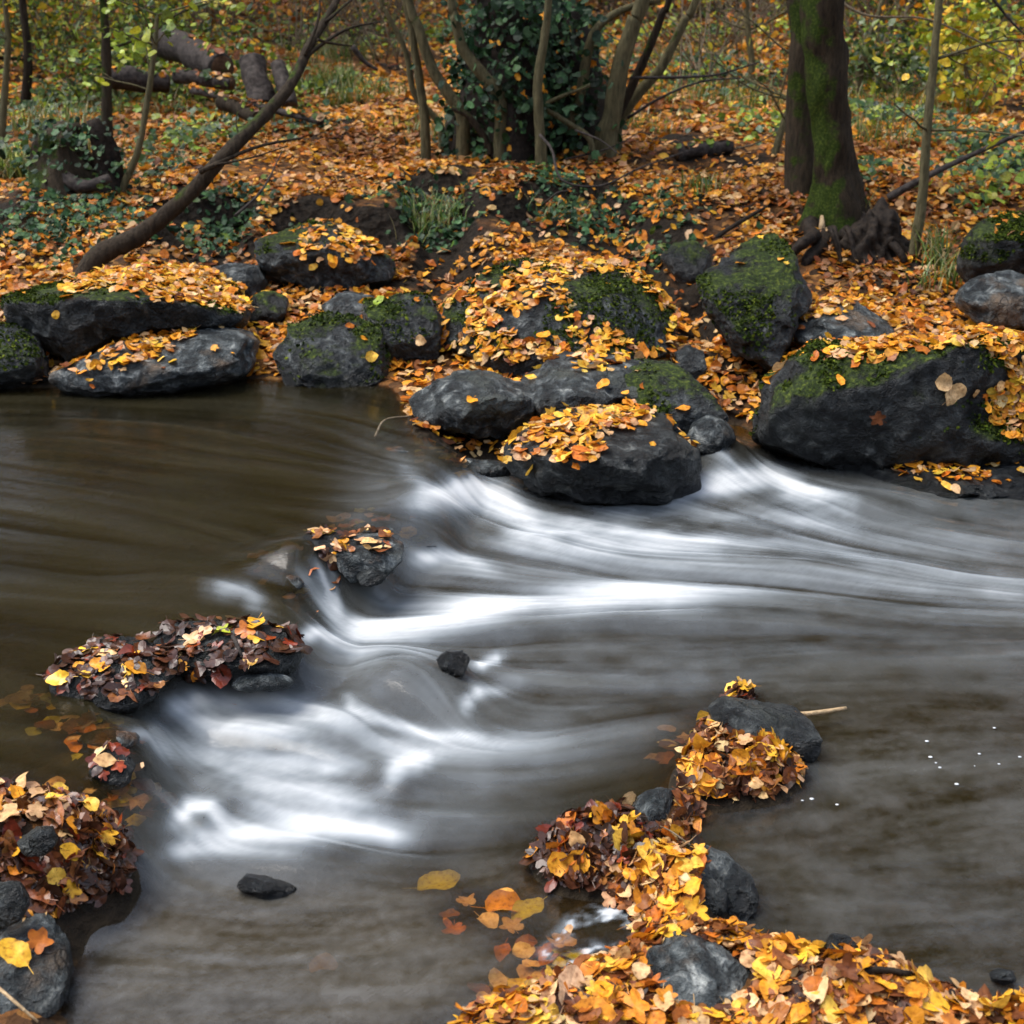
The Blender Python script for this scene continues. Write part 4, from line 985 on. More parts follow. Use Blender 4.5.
# submerged leaf beds below the thin sheets of water
def sunk_bed(spots, n, seed):
    rng = np.random.default_rng(seed); P = []
    for px, py, rx, ry, m in spots:
        c = at_z(px, py, .1); sc = depth_of(c) / F
        P.append(np.column_stack([c[0] + rng.normal(0, rx * sc, m), c[1] + rng.normal(0, ry * sc * 2.2, m)]))
    P = np.vstack(P); n = len(P); z = water_h(P) - rng.uniform(.025, .05, n)
    col, _ = pick_cols(rng, n, [('orange', .16), ('pale', .38), ('brown', .22), ('lemon', .24)])
    V, fs, C = leaf_batch(np.column_stack([P, z]), np.tile([0, 0, 1.0], (n, 1)), rng.uniform(.05, .085, n), col, 1, rng, .06)
    tag(mesh_obj('sunken_leaves', V, fs, M_WETLEAF, cols=C, shade=False), 'blurred reddish leaves lying beneath the thin sliding water', 'leaves', kind='stuff')
sunk_bed([(470, 462, 28, 8, 60), (300, 590, 22, 10, 60), (90, 742, 30, 7, 40), (40, 715, 20, 6, 20), (560, 945, 34, 16, 90), (515, 992, 26, 10, 60), (690, 715, 14, 10, 30), (120, 790, 30, 12, 40), (265, 680, 20, 5, 16), (370, 535, 30, 6, 25), (100, 870, 12, 5, 12), (660, 775, 12, 10, 20)], 0, 501)

# ---------------------------------------------------------------- wood: tubes, trees, shrubs
def catmull(pts, rad, per=5):
    pts = np.asarray(pts, float); rad = np.asarray(rad, float); n = len(pts)
    if n < 3: 
        t = np.linspace(0, 1, per + 1)[:, None]
        return pts[0] + t * (pts[-1] - pts[0]), np.interp(t[:, 0], [0, 1], [rad[0], rad[-1]])
    P = np.vstack([2 * pts[0] - pts[1], pts, 2 * pts[-1] - pts[-2]]); o, r = [], []
    for i in range(n - 1):
        p0, p1, p2, p3 = P[i:i + 4]
        for t in np.linspace(0, 1, per, endpoint=False):
            o.append(.5 * (2 * p1 + (p2 - p0) * t + (2 * p0 - 5 * p1 + 4 * p2 - p3) * t * t + (3 * p1 - p0 - 3 * p2 + p3) * t ** 3)); r.append(rad[i] + (rad[i + 1] - rad[i]) * t)
    o.append(pts[-1]); r.append(rad[-1])
    return np.array(o), np.array(r)
def tubes(paths, sides=7, per=5, wob=.0, seed=0):
    Vs, Fs, off = [], [], 0
    a = np.linspace(0, 2 * np.pi, sides, endpoint=False)
    for pts, rad in paths:
        P, r = catmull(pts, rad, per); n = len(P)
        T = np.gradient(P, axis=0); T /= np.linalg.norm(T, axis=1, keepdims=True) + 1e-9
        ref = np.array([0, 0, 1.0]) if abs(T[:, 2]).mean() < .8 else np.array([1.0, 0, 0])
        X = np.cross(T, ref); X /= np.linalg.norm(X, axis=1, keepdims=True) + 1e-9; Y = np.cross(T, X)
        V = P[:, None] + r[:, None, None] * (np.cos(a)[None, :, None] * X[:, None] + np.sin(a)[None, :, None] * Y[:, None])
        V = V.reshape(-1, 3)
        if wob:
            nr = V - np.repeat(P, sides, 0)
            V = V + nr * (wob * fbm(V * np.array([6, 6, 2.0]) / max(r.mean() * 6, .05), 3, seed))[:, None]
        i, j = np.meshgrid(np.arange(sides), np.arange(n - 1)); i2 = (i + 1) % sides
        Fs.append(np.column_stack([(j * sides + i).ravel(), (j * sides + i2).ravel(), ((j + 1) * sides + i2).ravel(), ((j + 1) * sides + i).ravel()]) + off)
        b = len(V); V = np.vstack([V, P[:1], P[-1:]])
        ii = np.arange(sides); jj = (ii + 1) % sides
        cap = np.vstack([np.column_stack([jj, ii, np.full(sides, b), np.full(sides, b)]), np.column_stack([(n - 1) * sides + ii, (n - 1) * sides + jj, np.full(sides, b + 1), np.full(sides, b + 1)])])
        Vs.append(V); Fs.append(('c', cap[:, :3] + off)); off += len(V)
    q = np.vstack([f for f in Fs if not isinstance(f, tuple)]); t = np.vstack([f[1] for f in Fs if isinstance(f, tuple)])
    return np.vstack(Vs), [q, t]
def tube_obj(name, paths, mat, loc, parent=None, sides=7, per=5, wob=0, seed=0):
    V, fs = tubes(paths, sides, per, wob, seed)
    return mesh_obj(name, V, fs, mat, loc=tuple(loc), parent=parent)
def grow(p, d, ln, r, lev, rng, out, tips, spread=.6, up=.15, kids=3):
    pts = [p]; rad = [r]; n = 4
    for i in range(n):
        d = d + rng.normal(0, .13, 3) + np.array([0, 0, up * .25]); d = d / np.linalg.norm(d)
        p = p + d * ln / n; pts.append(p); rad.append(r * (1 - .55 * (i + 1) / n))
    out.append((np.array(pts), np.array(rad)))
    tips.append(p)
    if lev > 0:
        for k in range(kids):
            i = rng.integers(1, n + 1); dd = d + rng.normal(0, spread, 3); dd /= np.linalg.norm(dd)
            grow(pts[i], dd, ln * rng.uniform(.5, .75), rad[i] * .6, lev - 1, rng, out, tips, spread, up, kids)
    else:
        for q in pts[1:]: tips.append(q)
def leaf_cloud(tips, n, rng, mixl, s0, s1, sig, lod=0):
    t = np.array(tips)[rng.integers(0, len(tips), n)]; P = t + rng.normal(0, sig, (n, 3))
    c, _ = pick_cols(rng, n, mixl)
    nn = rng.normal(0, .6, (n, 3)) + [0, -.1, .7]
    return leaf_batch(P, nn, rng.uniform(s0, s1, n), c, lod, rng, .3)
G_MIX = [('green', .35), ('lime', .3), ('lemon', .25), ('amber', .1)]
A_MIX = [('lemon', .25), ('amber', .25), ('orange', .15), ('lime', .2), ('brown', .15)]
def crown_on(root, tops, seed, n, sig, mixl, lev=2, ln=2.2, r=.06, size=(.09, .16), mat=M_BARKD, up=.3):
    rng = np.random.default_rng(seed); out, tips = [], []
    for p, d in tops:
        out = []
        grow(np.array(p, float), np.array(d, float), ln, r, lev, rng, out, tips, .65, up)
        tube_obj('branch', out, mat, p, root, 5, 3)
    loc = np.mean([p for p, _ in tops], axis=0)
    V, fs, C = leaf_cloud(tips, n, rng, mixl, *size, sig)
    mesh_obj('crown', V, fs, M_GREEN, loc=tuple(loc), parent=root, cols=C, shade=False)

# --- the big tree on the bank step
def big_tree():
    b = np.array(at_y(838, 232, 10.15)); b[2] -= .25
    root = empty('tree', tuple(b), 'big two stemmed tree with a mossy brown trunk and dark exposed roots', 'tree')
    def pt(px, py, y): return at_y(px, py, y)
    P = [pt(838, 262, 10.2), pt(836, 232, 10.2), pt(836, 205, 10.2), pt(834, 170, 10.2), pt(830, 120, 10.2), pt(826, 60, 10.2), pt(822, 0, 10.2)]
    top = P[-1] + np.array([-.05, .1, 1.6]); top2 = top + np.array([.1, .1, 2.4])
    tube_obj('trunk', [(P + [top, top2], [.30, .27, .225, .178, .150, .135, .125, .115, .09])], M_BARK, b, root, 48, 14, .26, 3)
    Q = [pt(804, 262, 10.55), pt(803, 235, 10.55), pt(802, 200, 10.55), pt(801, 120, 10.6), pt(802, 60, 10.6), pt(800, 0, 10.65)]
    qt = Q[-1] + np.array([-.3, .3, 1.6]); qt2 = qt + np.array([-.4, .2, 2.2])
    tube_obj('trunk', [(Q + [qt, qt2], [.20, .16, .125, .105, .10, .095, .085, .07])], M_BARKM, b, root, 18, 8, .14, 4)
    rng = np.random.default_rng(5)
    # flaring roots and the dark washed out root mat below the trunk
    ends = [((850, 235), (880, 262), .05), ((846, 240), (866, 300), .07), ((858, 232), (892, 290), .05), ((838, 245), (838, 300), .06), ((822, 240), (806, 262), .07), ((862, 235), (900, 318), .04), ((842, 245), (852, 312), .045), ((866, 228), (905, 262), .04), ((812, 235), (795, 250), .06), ((855, 240), (878, 320), .035), ((868, 250), (888, 310), .03)]
    for (a, e, r) in ends:
        A = at_y(*a, 9.9); E = at_y(*e, 9.32 + rng.uniform(-.08, .08)); m = (A + E) / 2 + rng.normal(0, .03, 3) + [0, -.10, .06]
        q = E + [rng.normal(0, .05), .1, -.15]
        tube_obj('root', [([A + [0, .15, .05], A, m, E, q], [r * 1.2, r, r * .8, r * .55, r * .3])], M_ROOT, A, root, 8, 5, .2, int(r * 1000))
    for k in range(26):
        px = rng.uniform(832, 902); A = at_y(px, rng.uniform(232, 262), 9.45 + rng.uniform(-.1, .25)); e = px + rng.normal(4, 12); E = at_y(e, rng.uniform(285, 325), 9.22 + rng.uniform(-.1, .1))
        m = (A + E) / 2 + rng.normal(0, .05, 3) + [0, -.05, .03]; r0 = rng.uniform(.008, .024)
        tube_obj('root', [([A + [0, .1, .02], A, m, E], [r0, r0, r0 * .7, r0 * .35])], M_ROOT, A, root, 6, 4, .2, k)
    pale = tube_obj('root', [([at_y(820, 240, 9.95), at_y(822, 226, 9.92), at_y(822, 216, 9.98)], [.02, .022, .012])], M_STICK, at_y(822, 226, 9.9), root, 8)
    pale['label'] = 'short pale broken root stub'
    V, Fc = ico(5); D = V * np.array([.24, .22, .34]); D = D * (1 + .25 * fbm(V * 2.2, 3, 9) + .13 * fbm(V * np.array([7, 7, 1.2]), 3, 10))[:, None] + at_y(868, 266, 9.55)
    mesh_obj('root_plate', D, [Fc], M_ROOT, loc=tuple(at_y(868, 266, 9.55)), parent=root)
    tops = [(top2, (.5, -.3, .6)), (top2, (-.2, .4, .8)), (top2, (.3, .5, .7)), (qt2, (-.7, -.2, .5)), (qt2, (-.3, .5, .8)), (top, (.8, -.2, .3)), (top2, (.1, -.8, .5))]
    crown_on(root, tops, 11, 2300, .28, A_MIX, 2, 2.6, .05)
big_tree()

# --- the ivy clad coppice stool
def coppice():
    b = gpt(at_y(520, 160, 12.1)[0], 12.1, -.05)
    root = empty('coppice_tree', tuple(b), 'many stemmed coppice tree wrapped in dark ivy', 'tree')
    stems = [([(425, 122), (420, 85), (412, 34), (404, -10)], 12.0, .034, M_BARKG), ([(462, 118), (450, 96), (432, 68), (417, 24), (406, -10)], 11.9, .045, M_BARKG), ([(500, 100), (484, 77), (463, 48), (454, 14), (450, -10)], 11.7, .045, M_BARKG),
             ([(541, 150), (540, 135), (538, 85), (545, 34), (549, -10)], 11.45, .038, M_BARKG), ([(606, 135), (612, 116), (620, 68), (634, 22), (646, -10)], 11.8, .075, M_BARKG), ([(570, 120), (578, 105), (586, 62), (596, 30), (622, 10), (660, 0)], 11.9, .040, M_BARKG),
             ([(612, 130), (628, 95), (648, 51), (665, 8), (672, -10)], 11.95, .035, M_BARKD), ([(618, 125), (640, 92), (661, 68), (685, 20), (700, -10)], 12.1, .042, M_BARKG), ([(488, 145), (470, 118), (452, 108)], 11.7, .03, M_BARKD), ([(590, 140), (560, 118), (545, 105), (590, 85)], 11.6, .022, M_BARKG),
             ([(440, 125), (415, 95), (405, 50), (385, 10), (378, -10)], 12.3, .024, M_BARKG)]
    tops = []
    for pl, y, r, mt in stems:
        P = [at_y(a, c, y) for a, c in pl]; n = len(P); g0 = P[0].copy(); g0[2] = min(g0[2], gpt(g0[0], g0[1])[2]) - .08
        if P[-1][2] > 2.0:
            dr = (P[-1] - P[-2]); dr /= np.linalg.norm(dr); P.append(P[-1] + dr * 1.4 + [0, 0, .5]); tops.append((P[-1], dr * .5 + np.array([0, 0, .8])))
        P = [g0] + P
        tube_obj('stem', [(P, list(np.linspace(r * 1.35, r * .6, len(P))))], mt, g0, root, 9, 6, .12, int(r * 999))
    core = [([gpt(at_y(515, 160, 12.2)[0], 12.2, -.1), at_y(512, 110, 12.2), at_y(510, 60, 12.2), at_y(506, 0, 12.2), at_y(504, -80, 12.2)], [.55, .46, .36, .28, .20]),
            ([gpt(at_y(560, 160, 12.3)[0], 12.3, -.1), at_y(562, 100, 12.3), at_y(566, 45, 12.3), at_y(572, 10, 12.4)], [.42, .34, .22, .08]), ([gpt(at_y(480, 150, 12.3)[0], 12.3, -.1), at_y(476, 100, 12.3), at_y(474, 50, 12.4)], [.2, .13, .05])]
    tube_obj('trunk', core, M_ROOT, b, root, 16, 8, .3, 6)
    rng = np.random.default_rng(21); V, fs = tubes(core, 16, 8, .3, 6)
    pk = rng.integers(0, len(V), 3000); P = V[pk] + rng.normal(0, .085, (3000, 3)); P[:, 1] -= .04
    lowp = np.array([at_y(x, y, 11.75 + rng.uniform(-.25, .25)) for x, y in zip(rng.normal(526, 36, 900), rng.uniform(0, 178, 900))]); P[:900] = lowp
    c, _ = pick_cols(rng, 3000, [('ivy', .72), ('iv2', .25), ('amber', .03)])
    nn = np.column_stack([rng.normal(0, .5, 3000), -np.ones(3000) * .7, rng.uniform(.1, .9, 3000)])
    V2, f2, C = leaf_batch(P, nn, rng.uniform(.05, .095, 3000), c, 1, rng, .4)
    mesh_obj('ivy', V2, f2, M_IVY, loc=tuple(b), parent=root, cols=C, shade=False)
    crown_on(root, tops, 22, 1700, .25, A_MIX, 1, 2.0, .03, (.07, .12), M_BARKG)
coppice()

# --- leaning tree at left
def leaning():
    y0 = 8.9
    P = [gpt(at_y(70, 275, 8.75)[0], 8.75, -.12), at_y(95, 261, 8.8), at_y(140, 235, 8.9), at_y(188, 195, 9.0), at_y(222, 158, 9.1), at_y(262, 118, 9.3), at_y(291, 84, 9.5), at_y(310, 45, 9.7), at_y(330, 12, 9.9), at_y(350, -25, 10.1)]
    b = P[0]; root = empty('leaning_tree', tuple(b), 'thin bare tree leaning steeply to the right over the left bank', 'tree')
    tip = P[-1] + np.array([.5, .4, .9]); P2 = P + [tip]
    tube_obj('trunk', [(P2, [.080, .068, .056, .049, .044, .040, .036, .031, .026, .021, .016])], M_BARKD, b, root, 12, 8, .14, 8)
    br = [([(200, 172), (225, 160), (260, 146), (302, 138)], 8.95, .018), ([(215, 165), (250, 158), (288, 146)], 8.9, .009), ([(300, 62), (325, 42), (350, 28), (380, 22)], 9.6, .016), ([(318, 40), (335, 44), (352, 46)], 9.6, .012), ([(326, 22), (345, 5), (362, -8)], 9.8, .013), ([(305, 55), (318, 20), (320, -8)], 9.6, .013), ([(240, 140), (236, 120), (243, 100)], 9.2, .007)]
    for pl, y, r in br:
        tube_obj('branch', [([at_y(a, c, y + .12 * i) for i, (a, c) in enumerate(pl)], list(np.linspace(r, r * .4, len(pl))))], M_BARKD, at_y(*pl[0], y), root, 6, 5, .1, 2)
    crown_on(root, [(tip, (.5, .2, .6)), (tip, (-.2, .3, .7))], 31, 500, .2, G_MIX, 2, 1.2, .016, (.06, .09))
leaning()

def sapling(label, pl, y, r, mat, seed, n=250, mixl=G_MIX, name='sapling', cat='sapling', size=(.06, .1), side=True, ln=.9):
    P = [at_y(a, c, y + .03 * i) for i, (a, c) in enumerate(pl)]
    g = gpt(P[0][0], P[0][1], -.08); P = ([g] if P[0][2] > g[2] + .1 else [P[0] - [0, 0, .1]]) + P
    d = P[-1] - P[-2]; d /= np.linalg.norm(d)
    if pl[-1][1] < 5: P.append(P[-1] + d * .9 + [0, 0, .4])
    root = empty(name, tuple(P[0]), label, cat)
    tube_obj('trunk', [(P, list(np.linspace(r * 1.25, r * .55, len(P))))], mat, P[0], root, 9, 7, .12, seed)
    rng = np.random.default_rng(seed); out, tips = [], []
    for k in range(7):
        i = rng.integers(len(P) // 2, len(P)); dd = np.array([rng.normal(0, 1), rng.normal(0, .7), .35]); dd /= np.linalg.norm(dd)
        grow(P[i], dd, ln * rng.uniform(.6, 1), r * .3, 1, rng, out, tips, .5, .05, 2)
    tube_obj('branches', out, mat, P[-1], root, 4, 3)
    if n:
        V, fs, C = leaf_cloud(tips, n, rng, mixl, *size, .10, 1); mesh_obj('crown', V, fs, M_GREEN, loc=tuple(P[-1]), parent=root, cols=C, shade=False)
sapling('slim dark mossy trunk standing behind the mossy stump', [(108, 160), (107, 110), (106, 50), (103, -5)], 11.9, .045, M_BARKM, 41, 420)
sapling('pale thin sapling leaning right between the dark trunk and the leaning tree', [(122, 190), (138, 150), (149, 90), (155, 45), (157, 15)], 10.6, .026, M_BARKG, 42, 130, [('lime', .6), ('green', .4)], ln=.6)
sapling('thin stem at the far left edge of the wood', [(2, 140), (5, 90), (8, 40), (4, -5)], 12.5, .03, M_BARKG, 43, 380)
sapling('slender greenish sapling in front of the right bank', [(908, 300), (912, 262), (922, 200), (927, 130), (934, 60), (940, -5)], 9.35, .036, M_BARKG, 44, 60, [('lemon', .6), ('lime', .4)], ln=.8)
sapling('short slanting stem left of the big tree', [(776, 150), (785, 120), (791, 100), (800, 60)], 11.8, .03, M_BARKG, 45, 0)
sapling('grey stem at the top left behind the leaning tree', [(25, 110), (28, 60), (22, -5)], 15, .05, M_BARKD, 46, 500)
sapling('thin pale stem slanting right of the big tree', [(862, 60), (872, 30), (884, -5)], 15.5, .035, M_BARKG, 47, 150, A_MIX)
sapling('pair like thin stem between coppice and big tree', [(752, 62), (748, 30), (746, -5)], 16, .035, M_BARKG, 48, 200, A_MIX)

# --- shrubs and brambles at the back
def shrub(label, px, py, hgt, seed, n, mixl, stems=9, sp=.5, mat=M_TWIG, size=(.05, .09), name='shrub', cat='shrub', group='undergrowth shrubs at the back of the bank', r=.012):
    b = on_ground(px, py); rng = np.random.default_rng(seed)
    root = empty(name, tuple(b), label, cat, group); out, tips = [], []
    for k in range(stems):
        d = np.array([rng.normal(0, sp), rng.normal(0, sp), 1.0]); d /= np.linalg.norm(d)
        grow(b + np.array([rng.normal(0, .15), rng.normal(0, .15), -.06]), d, hgt * rng.uniform(.6, 1), r, 1, rng, out, tips, .45, -.12, 3)
    tube_obj('stems', out, mat, b, root, 4, 3)
    if n:
        V, fs, C = leaf_cloud(tips, n, rng, mixl, *size, .10, 0); mesh_obj('foliage', V, fs, M_GREEN, loc=tuple(b), parent=root, cols=C, shade=False)
DGR = [('green', .7), ('ivy', .2), ('lime', .1)]
BARE = [('brown', .5), ('amber', .3), ('lime', .2)]
shrub('yellow green leafy shrub in the top left corner', 40, 70, 1.3, 51, 1260, G_MIX)
shrub('bright green shrub right of the slim dark trunk', 150, 60, 1.2, 52, 936, [('lime', .5), ('green', .4), ('lemon', .1)])
shrub('brown twiggy bush behind the log pile', 230, 32, 1.3, 53, 350, BARE, 12)
shrub('bare twiggy bush left of the coppice', 350, 55, 1.2, 54, 120, BARE, 14)
shrub('twiggy bush right of the coppice with few yellow leaves', 720, 60, 1.5, 55, 160, A_MIX, 13)
shrub('dark green bramble in the upper right', 905, 95, .8, 56, 900, DGR, 12, .9)
shrub('yellow leaved bush at the right edge', 985, 110, .9, 57, 714, [('lemon', .5), ('lime', .4), ('amber', .1)], 9, .6, size=(.07, .11))
shrub('dark bramble thicket at the top right corner', 975, 45, 1.3, 58, 800, DGR, 12, .7)
shrub('tangled bush at the top right behind the big tree', 890, 38, 1.5, 59, 300, BARE, 14)
shrub('green bush at the back between coppice and big tree', 670, 22, 1.5, 60, 800, A_MIX, 10)
shrub('dull green bush at the back above the leaning tree', 330, 22, 1.5, 61, 720, G_MIX, 10)
shrub('low green bramble beside the log pile', 95, 100, .6, 62, 608, [('green', .6), ('lime', .4)], 9, .9)
shrub('far brown bush at the top of the slope on the left', 100, 20, 2.0, 63, 750, A_MIX, 11, size=(.08, .13))
shrub('far brown bush at the top of the slope behind the coppice', 470, 8, 2.2, 64, 700, A_MIX, 11, size=(.08, .13))
shrub('far dull bush at the top of the slope on the right', 800, 10, 2.2, 65, 1050, A_MIX, 11, size=(.08, .13))

for k, (px, py, h_, lb) in enumerate(((395, 60, 2.6, 'tall bare hazel bush left of the coppice'), (700, 85, 2.4, 'tall bare hazel bush between coppice and big tree'), (760, 45, 2.8, 'tall bare bush far behind the big tree'), (960, 60, 2.6, 'tall bare bush behind the bramble on the right'), (200, 35, 2.6, 'tall bare bush above the log pile'), (60, 45, 2.4, 'tall bare bush at the far upper left'), (300, 50, 2.2, 'bare arching bush right of the standing logs'), (880, 60, 2.4, 'arching bare bush just right of the big tree'))):
    shrub(lb, px, py, h_, 660 + k, 60, A_MIX, 12, .55, M_TWIG, (.05, .08), 'bush', 'bush', 'bare bushes of the wood', .010)
shrub('leafy bramble in front of the standing logs', 272, 112, .55, 672, 260, [('green', .45), ('lime', .4), ('brown', .15)], 10, .9)
shrub('pale green bramble at the left end of the log pile', 140, 96, .6, 673, 260, [('green', .4), ('lime', .5), ('lemon', .1)], 10, .9)
shrub('low bramble growing over the front of the log pile', 205, 104, .6, 671, 320, [('green', .5), ('lime', .3), ('brown', .2)], 10, .9)

for k, (px, py, h_, n_, mx, lb) in enumerate(((18, 48, 1.5, 900, 0, 'dense yellow green bush filling the upper left corner'), (78, 42, 1.3, 800, 1, 'fresh green bush between the two dark stems at upper left'), (215, 22, 1.6, 700, 0, 'yellow green bush above the log pile'), (940, 34, 1.5, 900, 0, 'dense yellow green bush near the upper right corner'), (1005, 75, 1.2, 800, 1, 'fresh green bush at the right edge behind the bramble'), (860, 36, 1.4, 600, 1, 'green bush behind the big tree on its right'), (620, 26, 1.5, 600, 0, 'yellow green bush behind the right coppice stems'), (385, 34, 1.4, 600, 1, 'green bush behind the left coppice stems'), (740, 30, 1.5, 600, 0, 'yellow green bush left of the big tree at the back'), (165, 62, .9, 500, 1, 'low fresh green bush just left of the thick log'))):
    shrub(lb, px, py, h_, 680 + k, n_, [[('lime', .45), ('lemon', .3), ('green', .25)], [('lime', .5), ('green', .45), ('lemon', .05)]][mx], 12, .6, M_TWIG, (.05, .09))

# --- trees of the wood higher up the slope
def back_tree(x, y, r, seed):
    b = gpt(x, y, -.2); rng = np.random.default_rng(seed); h = rng.uniform(9, 12)
    root = empty('tree', tuple(b), 'unseen tall tree added high on the back slope to darken water reflections', 'tree', 'woodland trees on the slope')
    lean = np.array([rng.normal(0, .06), rng.normal(0, .04), 1.0]); P = [b + lean * h * t + rng.normal(0, .06, 3) * (t > 0) for t in (0, .15, .4, .7, 1)]
    tube_obj('trunk', [(P, [r * 1.5, r * 1.1, r * .95, r * .75, r * .5])], M_BARKD, b, root, 10, 5, .12, seed)
    tops = [(P[3], (.7, -.2, .5)), (P[3], (-.7, .2, .5)), (P[3], (.1, -.7, .4)), (P[4], (.3, .5, .7)), (P[4], (-.3, -.6, .7)), (P[2], (.5, -.5, .5))]
    crown_on(root, tops, seed + 1, 1900, .6, A_MIX, 2, 4.2, r * .45, (.24, .42))
for i, (x, y, r) in enumerate(((-9, 22, .16), (-5.2, 24.5, .13), (-1.5, 27, .18), (2.3, 25.5, .14), (6.2, 23, .17), (9.8, 26, .18), (-13, 27, .2), (13.5, 22, .17), (-15, 15, .2), (16, 14, .2))):
    back_tree(x, y, r, 700 + i * 3)
def sky_block_tree(x, y, r, seed):  # added above the view: dense crowns hide low sky from the water reflections
    b = gpt(x, y, -.2); rng = np.random.default_rng(seed); h = rng.uniform(15, 18)
    root = empty('tree', tuple(b), 'unseen tall tree added high on the back slope to darken water reflections', 'tree', 'woodland trees on the slope')
    P = [b + np.array([rng.normal(0, .15) * t, 0, h * t]) for t in (0, .1, .3, .6, 1)]
    tube_obj('trunk', [(P, [r * 1.5, r * 1.1, r * .95, r * .7, r * .35])], M_BARKD, b, root, 10, 5, .12, seed)
    tops = [(P[k], (math.cos(a), math.sin(a), .45)) for k, a in ((2, .3), (2, 2.4), (2, 4.4), (3, 1.0), (3, 3.1), (3, 5.2), (4, .2), (4, 3.5))]
    crown_on(root, tops, seed + 1, 2600, 1.0, A_MIX, 2, 5.0, r * .4, (.45, .8))
for i, x in enumerate((-27, -21, -15.5, -10, -5.5, -1, 4, 8.5, 13, 18.5, 24, 30)):
    sky_block_tree(x, 37 + 5 * math.sin(i * 2.3), .24, 800 + i * 3)

# --- logs
LOGTOP = []
def log(label, a, b, r, seed, mat=M_DEAD, taper=.85, cut=True, group=None, name='fallen_log', cat='log'):
    a, b = np.asarray(a, float), np.asarray(b, float); root = empty(name, tuple((a + b) / 2), label, cat, group); d = b - a
    if abs(d[2]) < .6 * np.linalg.norm(d): LOGTOP.extend([(a + d * t, r) for t in np.random.default_rng(seed).random(int(60 * np.linalg.norm(d)))])
    tube_obj('bark', [([a, a + d * .33 + [0, 0, r * .15], a + d * .66, b], [r, r * .97, r * .92, r * taper])], mat, (a + b) / 2, root, 20, 10, .15, seed)
    if cut:
        u = d / np.linalg.norm(d)
        for e, s, rr in ((a, -1, r), (b, 1, r * taper)):
            tube_obj('cut_end', [([e + u * s * .002, e + u * s * .012], [rr * .86, rr * .84])], M_CUT, e, root, 14, 2)
LG = 'old logs piled at the top left'
log('grey log lying along the left end of the log pile', at_y(108, 78, 14.2), at_y(168, 84, 14.4), .11, 1, group=LG)
log('thick log on top of the pile with its dark cut end forward', at_y(166, 42, 15.2), at_y(222, 68, 14.2), .16, 2, group=LG)
log('thin log under the thick log of the pile', at_y(176, 76, 14.2), at_y(232, 84, 14.0), .07, 3, group=LG)
log('broad grey log standing on end right of the pile', at_y(262, 108, 13.6), at_y(252, 60, 13.9), .135, 4, group=LG, taper=.9)
log('narrow grey log standing on end right of the broad one', at_y(290, 106, 13.5), at_y(278, 64, 13.8), .08, 5, group=LG, taper=.9)
log('long thin pole across the front of the log pile', at_y(192, 90, 13.7), at_y(322, 122, 12.9), .035, 6, cut=False, group=LG)
log('brown log end low in front of the pile', at_y(222, 102, 13.5), at_y(258, 118, 13.1), .07, 7, M_BARKD, group=LG)
log('short dark log on the leaves right of the coppice', on_ground(676, 160) + [0, 0, .05], on_ground(730, 154) + [0, 0, .06], .065, 8, M_DEAD)
def log_leaves():
    rng = np.random.default_rng(67); n = len(LOGTOP); u = rng.uniform(-1.0, 1.0, n); rr = np.array([q for _, q in LOGTOP])
    P = np.array([p for p, _ in LOGTOP]) + np.column_stack([np.zeros(n), np.sin(u) * rr, np.cos(u) * rr + .008]); c, _ = pick_cols(rng, n, [('brown', .3), ('amber', .2), ('pale', .15), ('green', .25), ('lime', .1)])
    V, fs, C = leaf_batch(P, np.column_stack([np.zeros(n), np.sin(u), np.cos(u)]), rng.uniform(.05, .09, n), c, 1, rng, .3)
    tag(mesh_obj('fallen_leaves', V, fs, M_LEAF, cols=C, shade=False), 'dead leaves and greenery lying over the old logs', 'leaves', kind='stuff')
log_leaves()
# mossy stump
def stump():
    b = on_ground(72, 188); root = empty('tree_stump', tuple(b), 'dark mossy rotten stump at the left of the bank', 'stump')
    top = at_y(70, 122, b[1] + .1)
    tube_obj('trunk', [([b - [0, 0, .15], b + (top - b) * .4, b + (top - b) * .8, top], [.32, .21, .17, .08])], M_BARKM, b, root, 24, 10, .42, 12)
    tube_obj('trunk', [([b + [.3, -.05, -.1], b + [.28, -.02, .25], b + [.22, 0, .5]], [.14, .11, .06])], M_ROOT, b, root, 12, 6, .3, 13)
    tube_obj('root', [([b + [.02, -.2, .1], b + [.2, -.32, .06], b + [.38, -.3, .12]], [.06, .05, .03])], M_DEAD, b, root, 8, 5, .2, 14)
stump()
def stump_ivy():
    rng = np.random.default_rng(66); b = on_ground(72, 188); n = 420
    P = b + np.column_stack([rng.normal(.02, .24, n), rng.normal(-.10, .14, n), rng.uniform(.0, .50, n)]); c, _ = pick_cols(rng, n, [('ivy', .55), ('green', .25), ('iv2', .2)])
    V, fs, C = leaf_batch(P, np.tile([0, -.6, .6], (n, 1)), rng.uniform(.04, .07, n), c, 1, rng, .4)
    tag(mesh_obj('ivy', V, fs, M_IVY, cols=C, shade=False), 'dark ivy leaves overgrowing the mossy stump', 'ivy', kind='stuff')
stump_ivy()

